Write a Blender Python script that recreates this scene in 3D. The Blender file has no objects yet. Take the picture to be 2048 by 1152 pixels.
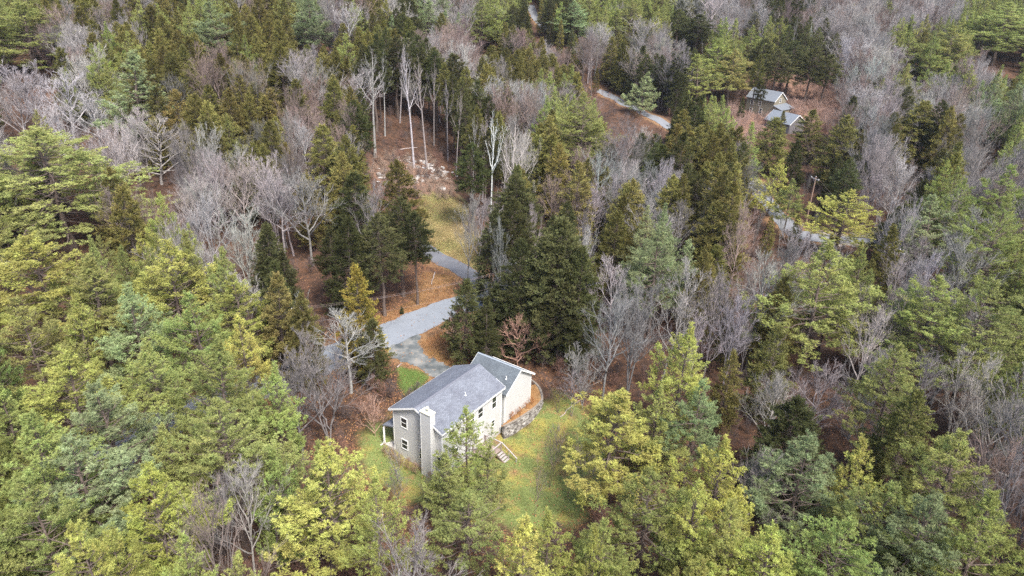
import bpy, bmesh, math, random
import numpy as np
from mathutils import Vector, Matrix

rad = math.radians
SC = bpy.context.scene
COL = SC.collection
rng = np.random.default_rng(11)
random.seed(5)

# ------------------------------------------------------------------ camera
FPX, PITCH, ROLL, CZ = 1450.0, rad(25.5), rad(2.0), 54.5
cam_d = bpy.data.cameras.new('camera')
cam_d.sensor_width = 36.0
cam_d.lens = 36.0 * FPX / 2048.0
cam_d.clip_start = 0.5
cam_d.clip_end = 6000
cam = bpy.data.objects.new('camera', cam_d)
COL.objects.link(cam)
cam.matrix_world = (Matrix.Translation((0, 0, CZ)) @ Matrix.Rotation(rad(90) - PITCH, 4, 'X')
                    @ Matrix.Rotation(ROLL, 4, 'Z'))
SC.camera = cam

# ------------------------------------------------------------------ sky, sun, exposure
SUN_AZ, SUN_EL = rad(150), rad(54)          # azimuth clockwise from +Y
w = bpy.data.worlds.new('World')
SC.world = w
w.use_nodes = True
nt = w.node_tree
sky = nt.nodes.new('ShaderNodeTexSky')
sky.sky_type = 'NISHITA'
sky.sun_disc = False
sky.sun_elevation = SUN_EL
sky.sun_rotation = SUN_AZ
sky.air_density = 1.0
sky.dust_density = 3.0
sky.ozone_density = 1.0
bg = nt.nodes['Background']
bg.inputs['Strength'].default_value = 0.14
nt.links.new(sky.outputs[0], bg.inputs['Color'])
sd = bpy.data.lights.new('sun', 'SUN')
sd.energy = 2.6
sd.angle = rad(12)
sd.color = (1.0, 0.96, 0.9)
sun = bpy.data.objects.new('sun', sd)
COL.objects.link(sun)
sdir = Vector((math.sin(SUN_AZ) * math.cos(SUN_EL), math.cos(SUN_AZ) * math.cos(SUN_EL), math.sin(SUN_EL)))
sun.rotation_euler = sdir.to_track_quat('Z', 'Y').to_euler()
SC.view_settings.view_transform = 'Standard'
SC.view_settings.look = 'None'
SC.view_settings.gamma = 1.0
SC.view_settings.exposure = 1.42
SC.cycles.max_bounces = 4
SC.cycles.diffuse_bounces = 3
SC.cycles.glossy_bounces = 2
SC.cycles.transmission_bounces = 2
SC.cycles.use_denoising = False


# ------------------------------------------------------------------ projection helpers (surveying the photo)
def ray(px, py):
    X = px - 1024.0
    Y = -(py - 576.0)
    c, s = math.cos(ROLL), math.sin(ROLL)
    X, Y = c * X - s * Y, s * X + c * Y
    return np.array([X, FPX * math.cos(PITCH) + Y * math.sin(PITCH), -FPX * math.sin(PITCH) + Y * math.cos(PITCH)]) / FPX


def proj(x, y, z):
    x = np.asarray(x, float); y = np.asarray(y, float); z = np.asarray(z, float) - CZ
    D = np.maximum(y * math.cos(PITCH) - z * math.sin(PITCH), 0.1)
    Y = y * math.sin(PITCH) + z * math.cos(PITCH)
    X, Y = x / D * FPX, Y / D * FPX
    c, s = math.cos(ROLL), math.sin(ROLL)
    return 1024 + c * X + s * Y, 576 - (-s * X + c * Y)


# ------------------------------------------------------------------ terrain height
HO = np.array([-7.12, 65.0])
HANG = rad(55.75)
HU = np.array([math.cos(HANG), math.sin(HANG)])
HV = np.array([-HU[1], HU[0]])


def sst(a, b, x):
    t = np.clip((x - a) / (b - a), 0, 1)
    return t * t * (3 - 2 * t)


def to_house(x, y):
    dx, dy = x - HO[0], y - HO[1]
    return dx * HU[0] + dy * HU[1], dx * HV[0] + dy * HV[1]


def from_house(u, v):
    return HO[0] + u * HU[0] + v * HV[0], HO[1] + u * HU[1] + v * HV[1]


def T(x, y):
    x = np.asarray(x, float); y = np.asarray(y, float)
    a = x / np.maximum(y, 20)
    yc = np.minimum(y, 430)
    wl = sst(0.02, -0.28, a)
    far = wl * (0.19 * np.maximum(yc - 125, 0)) + (1 - wl) * (0.035 * np.maximum(yc - 110, 0) + 0.13 * np.maximum(yc - 265, 0))
    n = 0.9 * np.sin(x * 0.071 + 1.3) * np.cos(y * 0.063 + .4) + 0.5 * np.sin(x * .19 + y * .11) + 0.25 * np.sin(x * .37 - y * .29 + 2)
    d = np.hypot(x - 0, y - 82)
    z = far + n * (0.12 + 0.88 * sst(28, 60, d))
    u, v = to_house(x, y)
    du = np.interp(u, [-25, -12, 0, 11, 16, 20, 24, 35], [-.6, -1.2, -1.2, -2.0, -1.8, -.9, -.3, 0])
    vh = np.interp(u, [0, 11], [11, 3]); vl = np.interp(u, [0, 11], [5, -.5])
    t = np.clip((v - vh) / (vl - vh), 0, 1)
    z = z + du * t * t * (3 - 2 * t) * sst(48, 30, np.hypot(u - 6, v + 8))
    z = z - 0.5 * sst(55, 35, y)
    return z


def hit(px, py, dz=0.0):
    """point where the ray through a photo pixel meets the surface dz above the terrain"""
    d = ray(px, py)
    o = np.array([0, 0, CZ])
    ts = np.linspace(20, 700, 3400)
    P = o[None] + d[None] * ts[:, None]
    f = P[:, 2] - (T(P[:, 0], P[:, 1]) + dz)
    k = np.argmax(f < 0)
    if f[k] >= 0:
        k = len(ts) - 1
    t0, t1 = ts[max(k - 1, 0)], ts[k]
    for _ in range(20):
        m = (t0 + t1) / 2
        p = o + d * m
        if p[2] - (T(p[0], p[1]) + dz) < 0: t1 = m
        else: t0 = m
    return o + d * t1


def inpoly(x, y, poly):
    x = np.asarray(x, float); y = np.asarray(y, float)
    r = np.zeros(np.broadcast(x, y).shape, bool)
    n = len(poly)
    j = n - 1
    for i in range(n):
        xi, yi = poly[i][:2]; xj, yj = poly[j][:2]
        c = ((yi > y) != (yj > y)) & (x < (xj - xi) * (y - yi) / (yj - yi + 1e-12) + xi)
        r ^= c
        j = i
    return r


def polydist(x, y, poly):
    best = np.full(np.shape(x), 1e9)
    n = len(poly)
    for i in range(n):
        ax, ay = poly[i][:2]; bx, by = poly[(i + 1) % n][:2]
        dx, dy = bx - ax, by - ay
        t = np.clip(((x - ax) * dx + (y - ay) * dy) / (dx * dx + dy * dy + 1e-9), 0, 1)
        best = np.minimum(best, np.hypot(x - ax - t * dx, y - ay - t * dy))
    return np.where(inpoly(x, y, poly), best, -best)


# ------------------------------------------------------------------ object helpers
def tag(o, label=None, cat=None, group=None, kind=None):
    if label: o['label'] = label
    if cat: o['category'] = cat
    if group: o['group'] = group
    if kind: o['kind'] = kind
    return o


def link(o, parent=None):
    COL.objects.link(o)
    if parent: o.parent = parent
    return o


def empty(name, loc=(0, 0, 0), rz=0.0):
    o = bpy.data.objects.new(name, None)
    o.empty_display_size = .3
    o.location = loc
    o.rotation_euler = (0, 0, rz)
    return link(o)


def np_mesh(name, V, faces, mats, attrs=None, smooth=False, fmat=None):
    """faces: list of arrays (n,3) or (n,4)"""
    me = bpy.data.meshes.new(name)
    V = np.ascontiguousarray(V, dtype=np.float32)
    me.vertices.add(len(V))
    me.vertices.foreach_set('co', V.ravel())
    li = np.concatenate([f.ravel() for f in faces]).astype(np.int32)
    cnt = np.concatenate([np.full(len(f), f.shape[1]) for f in faces]).astype(np.int32)
    st = np.concatenate([[0], np.cumsum(cnt)[:-1]]).astype(np.int32)
    me.loops.add(len(li))
    me.loops.foreach_set('vertex_index', li)
    me.polygons.add(len(cnt))
    me.polygons.foreach_set('loop_start', st)
    if smooth:
        me.polygons.foreach_set('use_smooth', np.ones(len(cnt), bool))
    else:
        me.polygons.foreach_set('use_smooth', np.zeros(len(cnt), bool))
    for m in mats: me.materials.append(m)
    if fmat is not None: me.polygons.foreach_set('material_index', fmat.astype(np.int32))
    me.update(calc_edges=True)
    for k, a in (attrs or {}).items():
        at = me.attributes.new(k, 'FLOAT', 'POINT')
        at.data.foreach_set('value', np.ascontiguousarray(a, dtype=np.float32))
    return me


class MB:
    def __init__(s):
        s.v = []; s.f = []; s.m = []

    def quadsbox(s, P, m=0):
        b = len(s.v)
        s.v += [tuple(p) for p in P]
        for q in ((0, 3, 2, 1), (4, 5, 6, 7), (0, 1, 5, 4), (1, 2, 6, 5), (2, 3, 7, 6), (3, 0, 4, 7)):
            s.f.append(tuple(b + i for i in q)); s.m.append(m)

    def box(s, x0, x1, y0, y1, z0, z1, m=0):
        s.quadsbox([(x0, y0, z0), (x1, y0, z0), (x1, y1, z0), (x0, y1, z0), (x0, y0, z1), (x1, y0, z1), (x1, y1, z1), (x0, y1, z1)], m)

    def bar(s, a, b, w, h=None, m=0):
        a, b = Vector(a), Vector(b)
        h = h or w
        t = (b - a).normalized()
        up = Vector((0, 0, 1)) if abs(t.z) < .95 else Vector((1, 0, 0))
        x = t.cross(up).normalized() * w / 2
        y = x.cross(t).normalized() * h / 2
        s.quadsbox([a - x - y, a + x - y, b + x - y, b - x - y, a - x + y, a + x + y, b + x + y, b - x + y], m)

    def poly(s, pts, m=0):
        b = len(s.v)
        s.v += [tuple(p) for p in pts]
        s.f.append(tuple(range(b, b + len(pts)))); s.m.append(m)

    def prism(s, pts, d, m=0):
        """closed prism: polygon pts extruded by vector d"""
        n = len(pts)
        b = len(s.v)
        s.v += [tuple(p) for p in pts] + [tuple(Vector(p) + Vector(d)) for p in pts]
        s.f.append(tuple(range(b + n - 1, b - 1, -1))); s.m.append(m)
        s.f.append(tuple(range(b + n, b + 2 * n))); s.m.append(m)
        for i in range(n):
            j = (i + 1) % n
            s.f.append((b + i, b + j, b + n + j, b + n + i)); s.m.append(m)

    def tube(s, pts, rads, k=8, m=0, cap=True):
        b = len(s.v)
        N = len(pts)
        for i, p in enumerate(pts):
            p = Vector(p)
            t = (Vector(pts[min(i + 1, N - 1)]) - Vector(pts[max(i - 1, 0)])).normalized()
            ref = Vector((0, 0, 1)) if abs(t.z) < .9 else Vector((1, 0, 0))
            x = t.cross(ref).normalized(); y = x.cross(t)
            for j in range(k):
                a = 2 * math.pi * j / k
                s.v.append(tuple(p + (x * math.cos(a) + y * math.sin(a)) * rads[i]))
        for i in range(N - 1):
            for j in range(k):
                j2 = (j + 1) % k
                s.f.append((b + i * k + j, b + i * k + j2, b + (i + 1) * k + j2, b + (i + 1) * k + j)); s.m.append(m)
        if cap:
            s.f.append(tuple(range(b + k - 1, b - 1, -1))); s.m.append(m)
            s.f.append(tuple(range(b + (N - 1) * k, b + N * k))); s.m.append(m)

    def build_each(s, name, mats, parent, n=None):
        """one object per closed piece (pieces were added one after another, n verts each when given)"""
        i = 0
        while i < len(s.v):
            # grow the piece: faces that share verts starting at i
            hi = i
            ch = True
            while ch:
                ch = False
                for f in s.f:
                    if min(f) <= hi and min(f) >= i and max(f) > hi: hi = max(f); ch = True
            q = MB(); q.v = s.v[i:hi + 1]
            for f, m in zip(s.f, s.m):
                if i <= min(f) <= hi: q.f.append(tuple(k - i for k in f)); q.m.append(m)
            q.build(name, mats, parent)
            i = hi + 1

    def build(s, name, mats, parent=None, bevel=0, smooth=False):
        me = bpy.data.meshes.new(name)
        me.from_pydata(s.v, [], s.f)
        for m in (mats if isinstance(mats, (list, tuple)) else [mats]): me.materials.append(m)
        me.polygons.foreach_set('material_index', s.m)
        bm = bmesh.new(); bm.from_mesh(me)
        bmesh.ops.recalc_face_normals(bm, faces=bm.faces)
        bm.to_mesh(me); bm.free()
        if smooth:
            me.polygons.foreach_set('use_smooth', [True] * len(me.polygons))
        me.update()
        o = bpy.data.objects.new(name, me)
        link(o, parent)
        if bevel:
            b = o.modifiers.new('bevel', 'BEVEL'); b.width = bevel; b.segments = 2; b.limit_method = 'ANGLE'
        return o


# ------------------------------------------------------------------ materials
class NM:
    def __init__(s, name):
        s.m = bpy.data.materials.new(name); s.m.use_nodes = True
        s.nt = s.m.node_tree
        s.nt.nodes.clear()
        s.out = s.n('ShaderNodeOutputMaterial')

    def n(s, t, **k):
        x = s.nt.nodes.new(t)
        for a, b in k.items(): setattr(x, a, b)
        return x

    def l(s, a, b): s.nt.links.new(a, b)

    def val(s, sock, v):
        if hasattr(v, 'links') or isinstance(v, bpy.types.NodeSocket): s.l(v, sock)
        else: sock.default_value = v

    def noise(s, scale, detail=3, vec=None, rough=.55, coord='Object'):
        t = s.n('ShaderNodeTexNoise')
        t.inputs['Scale'].default_value = scale; t.inputs['Detail'].default_value = detail
        t.inputs['Roughness'].default_value = rough
        if vec is None:
            c = s.n('ShaderNodeTexCoord'); vec = c.outputs[coord]
        s.l(vec, t.inputs['Vector'])
        return t.outputs['Fac']

    def ramp(s, fac, stops):
        r = s.n('ShaderNodeValToRGB')
        e = r.color_ramp.elements
        while len(e) < len(stops): e.new(.5)
        for q, (p, c) in zip(e, stops):
            q.position = p; q.color = (*c, 1) if len(c) == 3 else c
        s.l(fac, r.inputs[0])
        return r.outputs[0]

    def rampv(s, fac, a, b):
        m = s.n('ShaderNodeMapRange')
        m.inputs['From Min'].default_value = a; m.inputs['From Max'].default_value = b
        s.l(fac, m.inputs['Value'])
        return m.outputs[0]

    def mix(s, fac, a, b, mode='MIX'):
        x = s.n('ShaderNodeMix', data_type='RGBA', blend_type=mode)
        s.val(x.inputs[0], fac)
        for i, c in ((6, a), (7, b)):
            if isinstance(c, tuple): x.inputs[i].default_value = (*c, 1) if len(c) == 3 else c
            else: s.l(c, x.inputs[i])
        return x.outputs[2]

    def math(s, op, a, b=None):
        x = s.n('ShaderNodeMath', operation=op)
        s.val(x.inputs[0], a)
        if b is not None: s.val(x.inputs[1], b)
        return x.outputs[0]

    def attr(s, name):
        a = s.n('ShaderNodeAttribute'); a.attribute_name = name
        return a.outputs['Fac']

    def pbr(s, col, rough=.8, bump=None, bstr=.3, bdist=.02, metal=0.0, spec=.3):
        p = s.n('ShaderNodeBsdfPrincipled')
        if isinstance(col, tuple): p.inputs['Base Color'].default_value = (*col, 1)
        else: s.l(col, p.inputs['Base Color'])
        s.val(p.inputs['Roughness'], rough)
        p.inputs['Metallic'].default_value = metal
        p.inputs['Specular IOR Level'].default_value = spec
        if bump is not None:
            b = s.n('ShaderNodeBump'); b.inputs['Strength'].default_value = bstr; b.inputs['Distance'].default_value = bdist
            s.l(bump, b.inputs['Height']); s.l(b.outputs[0], p.inputs['Normal'])
        s.l(p.outputs[0], s.out.inputs[0])
        return s.m


def foliage_mat(name, trans=.25):
    M = NM(name)
    oi = M.n('ShaderNodeObjectInfo')
    t = M.attr('tone')
    br = M.n('ShaderNodeMapRange'); br.inputs['From Min'].default_value = 0; br.inputs['From Max'].default_value = 1
    br.inputs['To Min'].default_value = .55; br.inputs['To Max'].default_value = 1.45
    M.l(t, br.inputs['Value'])
    hs = M.n('ShaderNodeHueSaturation')
    h = M.attr('hue')
    hr = M.n('ShaderNodeMapRange'); hr.inputs['To Min'].default_value = .485; hr.inputs['To Max'].default_value = .52
    M.l(h, hr.inputs['Value']); M.l(hr.outputs[0], hs.inputs['Hue'])
    M.l(br.outputs[0], hs.inputs['Value'])
    M.l(oi.outputs['Color'], hs.inputs['Color'])
    d = M.n('ShaderNodeBsdfDiffuse'); tr = M.n('ShaderNodeBsdfTranslucent')
    M.l(hs.outputs[0], d.inputs[0]); M.l(hs.outputs[0], tr.inputs[0])
    mx = M.n('ShaderNodeMixShader'); mx.inputs[0].default_value = trans
    M.l(d.outputs[0], mx.inputs[1]); M.l(tr.outputs[0], mx.inputs[2])
    M.l(mx.outputs[0], M.out.inputs[0])
    return M.m


M_NEEDLE = foliage_mat('pine needles', .35)
M_SPRAY = foliage_mat('hemlock sprays', .25)
M_LITTER = foliage_mat('fallen leaves', .1)
M_GRASS = foliage_mat('grass blades', .3)


def twig_mat():
    M = NM('bare bark')
    oi = M.n('ShaderNodeObjectInfo')
    nz = M.noise(3.0, 4)
    f = M.rampv(nz, .3, .7)
    c = M.mix(f, (.62, .62, .62), (1.25, 1.2, 1.18))
    c2 = M.mix(1.0, oi.outputs['Color'], c, 'MULTIPLY')
    return M.pbr(c2, .9, M.noise(25, 3), .4, .01, spec=.1)


M_TWIG = twig_mat()
M = NM('pine bark'); f = M.noise(6, 5)
M_BARK = M.pbr(M.ramp(f, [(.3, (.06, .045, .038)), (.55, (.13, .1, .085)), (.75, (.2, .165, .15))]), .95, f, .6, .03, spec=.1)


# ------------------------------------------------------------------ vectorised plant parts
def tubes(P, R, k):
    B, N, _ = P.shape
    t = np.empty_like(P)
    t[:, 1:-1] = P[:, 2:] - P[:, :-2]; t[:, 0] = P[:, 1] - P[:, 0]; t[:, -1] = P[:, -1] - P[:, -2]
    t /= np.linalg.norm(t, axis=2, keepdims=True) + 1e-9
    ref = np.where(np.abs(t[..., 2:3]) < .9, np.array([0, 0, 1.]), np.array([1., 0, 0]))
    a = np.cross(t, ref); a /= np.linalg.norm(a, axis=2, keepdims=True) + 1e-9
    b = np.cross(a, t)
    ang = np.arange(k) * 2 * np.pi / k
    V = P[:, :, None] + R[:, :, None, None] * (a[:, :, None] * np.cos(ang)[None, None, :, None] + b[:, :, None] * np.sin(ang)[None, None, :, None])
    V = V.reshape(-1, 3)
    idx = np.arange(B * N * k).reshape(B, N, k)
    q = np.stack([idx[:, :-1, :], np.roll(idx, -1, 2)[:, :-1, :], np.roll(idx, -1, 2)[:, 1:, :], idx[:, 1:, :]], -1).reshape(-1, 4)
    return V, q


def unit(v): return v / (np.linalg.norm(v, axis=-1, keepdims=True) + 1e-9)


def curves(base, d, L, N, up=0.2, wig=.06, r=rng):
    B = len(base)
    s = np.linspace(0, 1, N)
    P = base[:, None] + d[:, None] * (L[:, None] * s[None])[..., None]
    P[..., 2] += (np.broadcast_to(up, (B,)) * L)[:, None] * (s ** 2)[None]
    w = np.cumsum(r.normal(size=(B, N, 3)), 1) * (wig * L / N)[:, None, None] * 1.5
    w -= w[:, :1]
    return P + w


def samp(P, pi, s):
    N = P.shape[1]
    f = s * (N - 1)
    i = np.clip(f.astype(int), 0, N - 2)
    t = (f - i)[:, None]
    a = P[pi, i]; b = P[pi, i + 1]
    return a * (1 - t) + b * t, unit(b - a)


class Acc:
    def __init__(s): s.V = []; s.F = []; s.n = 0; s.A = {}

    def add(s, V, F, **at):
        s.V.append(V); s.F.append(F + s.n); s.n += len(V)
        for k, a in at.items():
            s.A.setdefault(k, []).append(np.broadcast_to(a, (len(V),)))

    def mesh(s, name, mats, smooth=False):
        F3 = [f for f in s.F if f.shape[1] == 3]; F4 = [f for f in s.F if f.shape[1] == 4]
        fs = []
        if F3: fs.append(np.concatenate(F3))
        if F4: fs.append(np.concatenate(F4))
        return np_mesh(name, np.concatenate(s.V), fs, mats, {k: np.concatenate(a) for k, a in s.A.items()}, smooth)


def bursts(pos, d, n, ln, wd, r, spread=1.0, tone=.5, hue=.5):
    """n needle triangles around each twig end"""
    M = len(pos)
    D = unit(d[:, None] * (1.15 - spread * .4) + unit(r.normal(size=(M, n, 3))) * spread)
    L = ln * r.uniform(.7, 1.25, (M, n, 1))
    side = unit(np.cross(D, unit(r.normal(size=(M, n, 3)))))
    W = wd * r.uniform(.7, 1.3, (M, n, 1))
    b = pos[:, None] - D * L * .12
    V = np.stack([b - side * W * .5, b + side * W * .5, b + D * L + side * W * .12], 2)
    F = np.arange(M * n * 3).reshape(-1, 3)
    tn = np.repeat(np.clip(tone + r.normal(size=M) * .1, 0, 1), n * 3)
    hu = np.repeat(np.broadcast_to(hue, (M,)), n * 3)
    return V.reshape(-1, 3), F, tn, hu


def pine_meshes(seed, H=18.0, R=3.9, base=.28, dens=1.0, flat=0.0, puffy=1.0):
    """eastern white pine: whorls of limbs that carry plumes of needle tufts"""
    r = np.random.default_rng(seed)
    tr = Acc()
    N = 10
    zz = np.linspace(0, H * .97, N)
    lean = r.normal(size=2) * .25
    P = np.stack([lean[0] * (zz / H) ** 2, lean[1] * (zz / H) ** 2, zz - .3], 1)[None]
    P[:, 1:, :2] += r.normal(size=(1, N - 1, 2)) * .05
    Rr = np.interp(zz / H, [0, .05, .9, 1], [.27, .2, .05, .015])[None] * (H / 18)
    V, F = tubes(P, Rr, 8)
    tr.add(V, F)
    z = base * H; B = []
    ph = r.uniform(0, 6)
    while z < H * .985:
        t = (z / H - base) / (1 - base)
        prof = (1 - t) ** .92 * (.55 + .45 * min(1, t * 4 + .25)) * R * 1.08
        prof = max(prof, .32)
        n = r.integers(4, 7) if t < .9 else r.integers(3, 5)
        ph += r.uniform(.5, 1.2)
        for j in range(n):
            if r.random() < .08: continue
            a = ph + 2 * math.pi * j / n + r.normal() * .2
            e = np.interp(t, [0, .5, .85, 1], [.0, .18, .5, 1.15]) + r.normal() * .1
            lumpy = 1 + .26 * math.sin(2 * a + seed) + .14 * math.sin(3 * a + t * 5) + .12 * math.sin(t * 19 + seed)
            B.append((z + r.normal() * .12, a, e, prof * r.uniform(.6, 1.2) * lumpy))
        z += (.74 - .28 * t) * r.uniform(.75, 1.25) / dens ** .5
    B = np.array(B)
    nb = len(B)
    fx = np.interp(B[:, 0], zz, P[0, :, 0]); fy = np.interp(B[:, 0], zz, P[0, :, 1])
    b0 = np.stack([fx, fy, B[:, 0]], 1)
    d = np.stack([np.cos(B[:, 1]) * np.cos(B[:, 2]), np.sin(B[:, 1]) * np.cos(B[:, 2]), np.sin(B[:, 2])], 1)
    Pb = curves(b0, d, B[:, 3], 7, .16 * (1 - flat), .10, r)
    V, F = tubes(Pb, np.linspace(.05, .01, 7)[None] * (B[:, 3:4] / 3) ** .5, 5)
    tr.add(V, F)
    # twigs, each ending in a puffy plume of needle tufts
    k = np.maximum((B[:, 3] * 3.3 * dens).astype(int), 3)
    pi = np.repeat(np.arange(nb), k)
    s = 1 - (r.random(len(pi)) ** .9) * .66
    p, tg = samp(Pb, pi, s)
    L = B[pi, 3]
    side = unit(np.cross(tg, [0, 0, 1.])) * r.choice([-1, 1], len(pi))[:, None]
    td = unit(tg * r.uniform(.45, 1.0, (len(pi), 1)) + side * r.uniform(.15, 1.0, (len(pi), 1)) + np.array([0, 0, 1.]) * r.normal(.5 - .35 * flat, .25, (len(pi), 1)))
    tl = np.clip((.2 + .42 * (1 - s)) * L, .2, 1.2) * r.uniform(.6, 1.2, len(pi))
    Pt = curves(p, td, tl, 4, .25, .12, r)
    V, F = tubes(Pt, np.broadcast_to(np.linspace(.014, .006, 4), (len(pi), 4)), 3)
    tr.add(V, F)
    rho = np.clip(r.normal(.40, .09, len(pi)), .2, .62) * np.clip(L / 2.2, .6, 1.05) * puffy
    m = np.maximum((17 * (rho / .38) ** 2).astype(int), 5)
    qi = np.repeat(np.arange(len(pi)), m)
    g = unit(r.normal(size=(len(qi), 3)))
    g[:, 2] = np.abs(g[:, 2]) * 1.0 - .25
    rr_ = (r.random(len(qi)) ** .45)[:, None] * rho[qi][:, None]
    axl = unit(td + np.array([0, 0, .7 * (1 - flat)]))[qi]
    q_ = r.random((len(qi), 1))
    tp = Pt[qi, -1] + g * rr_ * (1.05 - .75 * q_) * np.array([.95, .95, .8 - .25 * min(flat * 1.5, 1)]) + axl * rho[qi][:, None] * (q_ * 2.1 - .9)
    dd = unit(g * .6 + np.array([0, 0, .45]) + axl * .75 + r.normal(size=g.shape) * .25)
    pt_ = r.normal(0, .13, len(pi))[qi]; btone = r.normal(0, .1, nb)[pi][qi] + pt_
    bh = np.clip(.5 + r.normal(0, .2, nb)[pi][qi] + pt_ * 1.2, 0, 1)
    cr = Acc()
    V, F, tn, hu = bursts(tp, dd, 7, .21, .046, r, .8, .5 + btone, bh)
    cr.add(V, F, tone=tn, hue=hu)
    return tr.mesh('pine_trunk', [M_BARK]), cr.mesh('pine_crown', [M_NEEDLE])


def hemlock_meshes(seed, H=16.0, R=3.0, base=.1, peak=.22, dens=1.0, loose=0.0):
    r = np.random.default_rng(seed)
    tr = Acc()
    zz = np.linspace(0, H * .98, 8)
    P = np.stack([zz * 0, zz * 0, zz - .3], 1)[None]
    P[:, 1:, :2] += r.normal(size=(1, 7, 2)) * .06
    V, F = tubes(P, np.interp(zz / H, [0, .06, 1], [.24, .18, .015])[None] * H / 16, 8)
    tr.add(V, F)
    # a few dead stubs below the crown
    ns = 14
    zb = r.uniform(.06, max(base, .1), ns) * H
    a = r.uniform(0, 6.28, ns)
    Ps = curves(np.stack([zb * 0, zb * 0, zb], 1), np.stack([np.cos(a), np.sin(a), a * 0 - .1], 1), r.uniform(.4, 1.6, ns), 4, -.1, .1, r)
    V, F = tubes(Ps, np.broadcast_to(np.linspace(.02, .006, 4), (ns, 4)), 3)
    tr.add(V, F)
    nb = int(230 * dens * (1 - base))
    t = np.sort(r.random(nb) ** 1.08)
    prof = np.interp(t, [0, peak, .55, .8, .93, 1], [.72, 1, .78, .45, .2, .06]) * R
    a = np.arange(nb) * 2.39996 + r.normal(size=nb) * .35
    L = np.maximum(prof * r.uniform(.72, 1.12, nb) * (1 + .14 * np.sin(2 * a + seed) + .1 * np.sin(t * 17 + 3 * a)), .25)
    e = np.interp(t, [0, .5, .9, 1], [-.12, .2, .6, 1.2]) + r.normal(size=nb) * .1
    z = (base + (1 - base) * t) * H * .985
    d = np.stack([np.cos(a) * np.cos(e), np.sin(a) * np.cos(e), np.sin(e)], 1)
    Pb = curves(np.stack([z * 0, z * 0, z], 1), d, L, 6, -.12 + .1 * loose, .08, r)
    V, F = tubes(Pb, np.linspace(.03, .006, 6)[None] * (L[:, None] / 3) ** .5, 4)
    tr.add(V, F)
    k = np.maximum((L * 3.6).astype(int), 3)
    pi = np.repeat(np.arange(nb), k)
    s = 1 - r.random(len(pi)) ** .9 * .62
    p, tg = samp(Pb, pi, s)
    side = unit(np.cross(tg, [0, 0, 1.])) * r.choice([-1, 1], len(pi))[:, None]
    td = unit(tg * r.uniform(.45, 1.0, (len(pi), 1)) + side * r.uniform(.0, .7, (len(pi), 1)) + np.array([0, 0, 1.]) * r.normal(.5 - .5 * loose, .3, (len(pi), 1)))
    tl = (.5 + .3 * (1 - s) * L[pi] / 2) * r.uniform(.7, 1.35, len(pi))
    Pt = curves(p, td, tl, 4, .1, .1, r)
    # each twig is a tapering feathery flame of small flat sprays
    m = np.maximum((tl * 26).astype(int), 6)
    qi = np.repeat(np.arange(len(pi)), m)
    ss = r.random(len(qi))
    tp, tt = samp(Pt, qi, ss)
    g = unit(r.normal(size=tp.shape))
    tp = tp + g * ((1.08 - ss) * .24 * (.6 + .4 * tl[qi]))[:, None]
    dd = unit(tt * .9 + g * .55 + np.array([0, 0, .15]))
    pt_ = r.normal(0, .12, len(pi))[qi]
    bt = r.normal(0, .12, nb)[pi][qi] + pt_
    bh = np.clip(.5 + r.normal(0, .2, nb)[pi][qi] + pt_, 0, 1)
    cr = Acc()
    V, F, tn, hu = bursts(tp, dd, 3, .2, .075, r, .5, .5 + bt, bh)
    cr.add(V, F, tone=tn, hue=hu)
    return tr.mesh('hemlock_trunk', [M_BARK]), cr.mesh('hemlock_crown', [M_SPRAY])


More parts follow.
